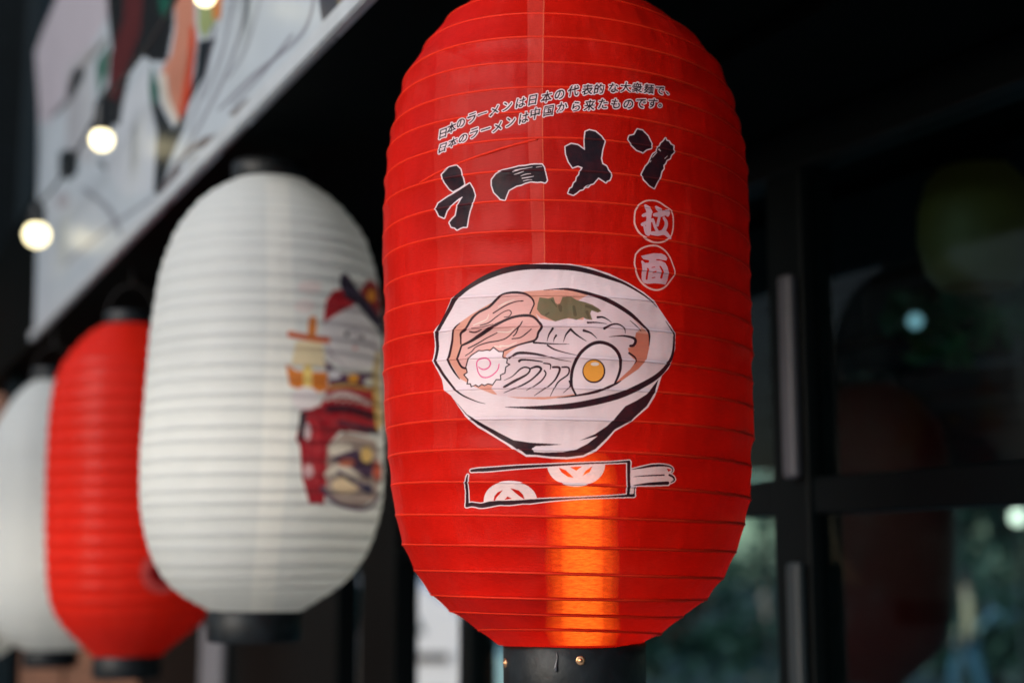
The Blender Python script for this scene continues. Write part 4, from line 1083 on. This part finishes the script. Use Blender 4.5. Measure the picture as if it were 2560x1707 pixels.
xf = at(1440, 1500, 13.0).x
prof = [(-4.4, .35), (-.05, .35), (0, .55), (-.05, 1.08), (-.62, 1.18), (-1.05, 1.62), (-1.35, 1.82), (-4.05, 1.84), (-4.32, 1.5), (-4.42, .9)]
vehicle('parked_van', 'white van parked side on beyond the glass between the lanterns', 'van', xf, 13.0, prof,
        [[(-2.2, 1.36), (-1.30, 1.36), (-1.42, 1.60), (-2.2, 1.62)], [(-3.3, 1.36), (-2.3, 1.36), (-2.3, 1.62), (-3.3, 1.62)], [(-4.1, 1.36), (-3.4, 1.36), (-3.4, 1.62), (-4.0, 1.6)]],
        1.8, plain('white_car_paint', (.88, .90, .92), rough=.25, coat=.8), (-.85, -3.5),
        (('bumper', (-.12, -.8, .32), (.04, .8, .55), M_trim), ('windscreen', (-.98, -.70, 1.26), (-.96, .70, 1.55), M_cargl), ('side_trim', (-1.9, -.925, 1.13), (-1.10, -.90, 1.20), M_trim), ('door_stripe', (-1.68, -.925, .72), (-1.58, -.90, 1.10), M_red), ('headlight', (-.14, -.82, .75), (.01, -.5, .92), M_rim), ('tail_light', (-4.46, -.85, .9), (-4.38, -.6, 1.3), M_red)))
xb = at(2330, 1500, 22).x
prof = [(0, .3), (4.4, .3), (4.45, .6), (4.3, .95), (3.5, 1.0), (2.9, 1.42), (1.5, 1.45), (.9, 1.05), (.1, .95), (-.05, .6)]
vehicle('parked_car', 'blue saloon car parked beyond the glass at the far right', 'car', xb, 22, prof, [[(1.1, 1.03), (2.0, 1.03), (2.0, 1.36), (1.6, 1.36)], [(2.1, 1.03), (3.2, 1.03), (2.8, 1.36), (2.1, 1.36)]],
        1.75, plain('blue_car_paint', (.04, .13, .22), rough=.25, coat=.8), (.85, 3.5), (('bumper', (-.1, -.8, .28), (.03, .8, .5), M_trim), ('headlight', (-.07, -.8, .65), (.05, -.5, .8), M_rim)))

# ------------------------------------------------------------------ people beyond the glass
def skin_body(name, joints, edges, mat, parent, sub=2):
    me = bpy.data.meshes.new(name); me.from_pydata([j[0] for j in joints], edges, []); o = mesh_obj(name, me, mat, parent)
    sk = o.modifiers.new('skin', 'SKIN'); sk.use_smooth_shade = True
    for v, j in zip(me.skin_vertices[0].data, joints): v.radius = (j[1], j[1] * (j[2] if len(j) > 2 else 1))
    me.skin_vertices[0].data[0].use_root = True
    ss_ = o.modifiers.new('sub', 'SUBSURF'); ss_.levels = sub; ss_.render_levels = sub
    return o
M_skin = plain('skin', (.45, .27, .19), rough=.55)
def person(x, y, h, rz, coat, trouser, hair, label, stride=.18):
    r = empty('person', (x, y, -.13), rz); tag(r, label, 'person')
    k = h / 1.7; V = lambda a, b, c: (a * k, b * k, c * k)
    J = [(V(0, 0, .95), .13 * k, .8), (V(0, 0, 1.2), .12 * k, .75), (V(0, 0, 1.40), .14 * k, .6), (V(0, .01, 1.49), .05 * k), (V(0, .02, 1.56), .075 * k), (V(0, .02, 1.64), .085 * k),
         (V(.19, 0, 1.38), .052 * k), (V(.25, .03, 1.12), .042 * k), (V(.24, .12, .90), .032 * k), (V(-.19, 0, 1.38), .052 * k), (V(-.25, -.03, 1.12), .042 * k), (V(-.24, .05, .88), .032 * k),
         (V(.10, 0, .88), .085 * k), (V(.11, stride, .50), .062 * k), (V(.11, stride * .9, .08), .042 * k), (V(.11, stride * .9 + .14, .04), .035 * k),
         (V(-.10, 0, .88), .085 * k), (V(-.11, -stride * .6, .50), .062 * k), (V(-.11, -stride, .09), .042 * k), (V(-.11, -stride + .14, .04), .035 * k),
         (V(.24, .16, .82), .026 * k), (V(-.24, .09, .80), .026 * k), (V(0, .11, 1.60), .02 * k)]
    E_ = [(0, 1), (1, 2), (2, 3), (3, 4), (4, 5), (2, 6), (6, 7), (7, 8), (2, 9), (9, 10), (10, 11), (0, 12), (12, 13), (13, 14), (14, 15), (0, 16), (16, 17), (17, 18), (18, 19), (8, 20), (11, 21), (4, 22)]
    skin_body('body', J, E_, M_skin, r)
    C = [(V(0, 0, 1.02), .165 * k, .8), (V(0, 0, 1.2), .145 * k, .75), (V(0, 0, 1.39), .16 * k, .62), (V(0, 0, 1.45), .075 * k), (V(.20, 0, 1.38), .07 * k), (V(.255, .03, 1.12), .058 * k), (V(.245, .11, .93), .046 * k),
         (V(-.20, 0, 1.38), .07 * k), (V(-.255, -.03, 1.12), .058 * k), (V(-.245, .04, .92), .046 * k), (V(0, 0, .75), .20 * k, .8)]
    skin_body('coat', C, [(0, 1), (1, 2), (2, 3), (2, 4), (4, 5), (5, 6), (2, 7), (7, 8), (8, 9), (0, 10)], coat, r)
    Tt = [(V(0, 0, .93), .14 * k, .85), (V(.10, 0, .86), .10 * k), (V(.11, stride, .50), .078 * k), (V(.11, stride * .9, .13), .062 * k), (V(-.10, 0, .86), .10 * k), (V(-.11, -stride * .6, .50), .078 * k), (V(-.11, -stride, .14), .062 * k)]
    skin_body('trousers', Tt, [(0, 1), (1, 2), (2, 3), (0, 4), (4, 5), (5, 6)], trouser, r)
    bm = bmesh.new(); bmesh.ops.create_uvsphere(bm, u_segments=16, v_segments=10, radius=.105 * k)
    for v in bm.verts:
        v.co.z *= 1.05
        if v.co.y > .03 * k and v.co.z < .03 * k: v.co.y = .03 * k
    bm.transform(Matrix.Translation(V(0, 0, 1.66))); from_bm('hair', bm, hair, r, True)
    return r
M_tan = plain('tan_wool', (.50, .34, .22), rough=.9, bump=.3, scale=60); M_pink = plain('dusty_pink_cloth', (.48, .30, .27), rough=.9, bump=.3, scale=60)
M_jean = plain('blue_denim', (.05, .11, .17), rough=.9, bump=.3, scale=60); M_hair = plain('dark_hair', (.02, .02, .02), rough=.6); M_cream = plain('cream_cloth', (.55, .45, .36), rough=.9)
M_cap = plain('teal_cap', (.04, .16, .16), rough=.8)
p = at(876, 1500, 9.3); person(p.x, 9.3, 1.76, R(100), M_cream, M_tan, M_cap, 'passer-by in a cream coat and teal cap in the slit between dark panels', .1)
p = at(2415, 1500, 19); person(p.x, 19, 1.80, R(75), M_tan, M_jean, M_hair, 'passer-by in a tan coat beyond the right-hand glass pane')
p = at(1917, 1500, 24); person(p.x, 24, 1.74, R(80), M_pink, M_jean, M_hair, 'passer-by in a dusty pink coat close right of the ramen lantern')

# ------------------------------------------------------------------ things behind the glass: lamps, plant, stand-in lantern for a reflection
M_post = plain('lamp_post_paint', (.03, .035, .035), rough=.5)
M_lit = emit('pale_lamp_glow', (1.0, .85, .66), 1.3); M_lit2 = emit('cool_lamp_glow', (.55, .80, .9), .2)
def globe_lamp(px, py, Y, rad, m, label, grp='globe lamps beyond the glass'):
    c = at(px, py, Y); r = empty('globe_lamp', (c.x, c.y, -.13)); tag(r, label, 'lamp', grp)
    bm = bmesh.new(); bmesh.ops.create_uvsphere(bm, u_segments=18, v_segments=12, radius=rad); bm.transform(Matrix.Translation((0, 0, c.z + .13)))
    from_bm('globe', bm, m, r, True)
    vs, fs = lathe([(.09, 0), (.09, .04), (.03, .10), (.022, c.z + .13 - rad - .02), (.05, c.z + .13 - rad), (.05, c.z + .13 - rad * .9)], 16); from_py('post', vs, fs, M_post, r, True)
globe_lamp(1918, 1162, 11, .075, M_lit, 'round cream lamp beyond the glass touching the right rim of the ramen lantern')
globe_lamp(2383, 1168, 12, .07, M_lit, 'round cream lamp beyond the right-hand pane, just above the door rail')
globe_lamp(2545, 1293, 12, .06, M_lit, 'small cream lamp beyond the right-hand pane at the right edge')
c = at(2288, 802, 2.4); r = empty('pendant_lamp', (c.x, c.y, SOFFIT_Z)); tag(r, 'small cool white pendant lamp hanging inside the dark glass', 'lamp')
bm = bmesh.new(); bmesh.ops.create_uvsphere(bm, u_segments=16, v_segments=12, radius=.014); bm.transform(Matrix.Translation((0, 0, c.z - SOFFIT_Z)))
from_bm('bulb', bm, M_lit2, r, True)
vs, fs = tube([(0, 0, c.z - SOFFIT_Z + .013), (0, 0, 0)], .003, 6); from_py('cord', vs, fs, M_cord, r)
# yellow paper globe
M_must = plain('mustard_paper_glow', (.07, .048, .010), rough=.6, bump=.1, scale=20)
M_must.node_tree.nodes['Principled BSDF'].inputs['Emission Color'].default_value = (.50, .33, .05, 1)
M_must.node_tree.nodes['Principled BSDF'].inputs['Emission Strength'].default_value = .004
c = at(2440, 560, 1.62); r = empty('pendant_lamp', (c.x, c.y, SOFFIT_Z)); tag(r, 'dim mustard yellow pendant shade hanging at the upper right behind the glass', 'lamp')
vs, fs = lathe([(.012, .085), (.03, .078), (.055, .05), (.066, .015), (.068, -.02), (.060, -.055), (.045, -.075), (.043, -.075), (.058, -.053), (.064, -.02), (.062, .015)], 32)
from_py('lamp_shade', [(v[0], v[1], v[2] + c.z - SOFFIT_Z) for v in vs], fs, M_must, r, True)
if SOFFIT_Z - c.z - .085 > .002:
    vs, fs = tube([(0, 0, c.z - SOFFIT_Z + .084), (0, 0, 0)], .004, 6); from_py('cord', vs, fs, M_cord, r)
# hanging plant
c = at(2470, 850, 2.5); r = empty('hanging_plant', (c.x, c.y, SOFFIT_Z)); tag(r, 'trailing green plant in a hanging pot behind the upper right glass', 'plant')
zc = c.z - SOFFIT_Z
vs, fs = lathe([(.001, zc - .04), (.05, zc - .04), (.07, zc + .04), (.066, zc + .04), (.048, zc - .03), (.001, zc - .03)], 24); from_py('pot', vs, fs, M_black_plastic, r, True)
lm = leaf_mesh('foliage', 420, .17, .07, .032, 33, 14); lm.materials.append(leaf_material('plant_leaves', (.03, .10, .04), (.07, .18, .08)))
o = mesh_obj('foliage', lm, None, r); o.location = (0, 0, zc + .04)
for k in range(3):
    a = k * 2.1; vs, fs = tube([(.066 * math.cos(a), .066 * math.sin(a), zc + .04), (0, 0, 0)], .0012, 5); from_py('hanging_wire', vs, fs, M_cord, r)
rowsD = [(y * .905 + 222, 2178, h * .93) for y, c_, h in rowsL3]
other_lantern('red_lantern', 'dark red stand-in for a lantern reflection, added behind the tinted glass at right', 2.33, rowsD, (.10, .006, .005), 24, 'reflection stand-ins behind the glass', None, trans=.15, ribc=(.08, .005, .004), coat=.0, seed=9, lamp=False)  # added object in place of the lantern reflection in the pane

# the helper text object is not part of the scene
bpy.data.objects.remove(_fo); bpy.data.curves.remove(_fc)
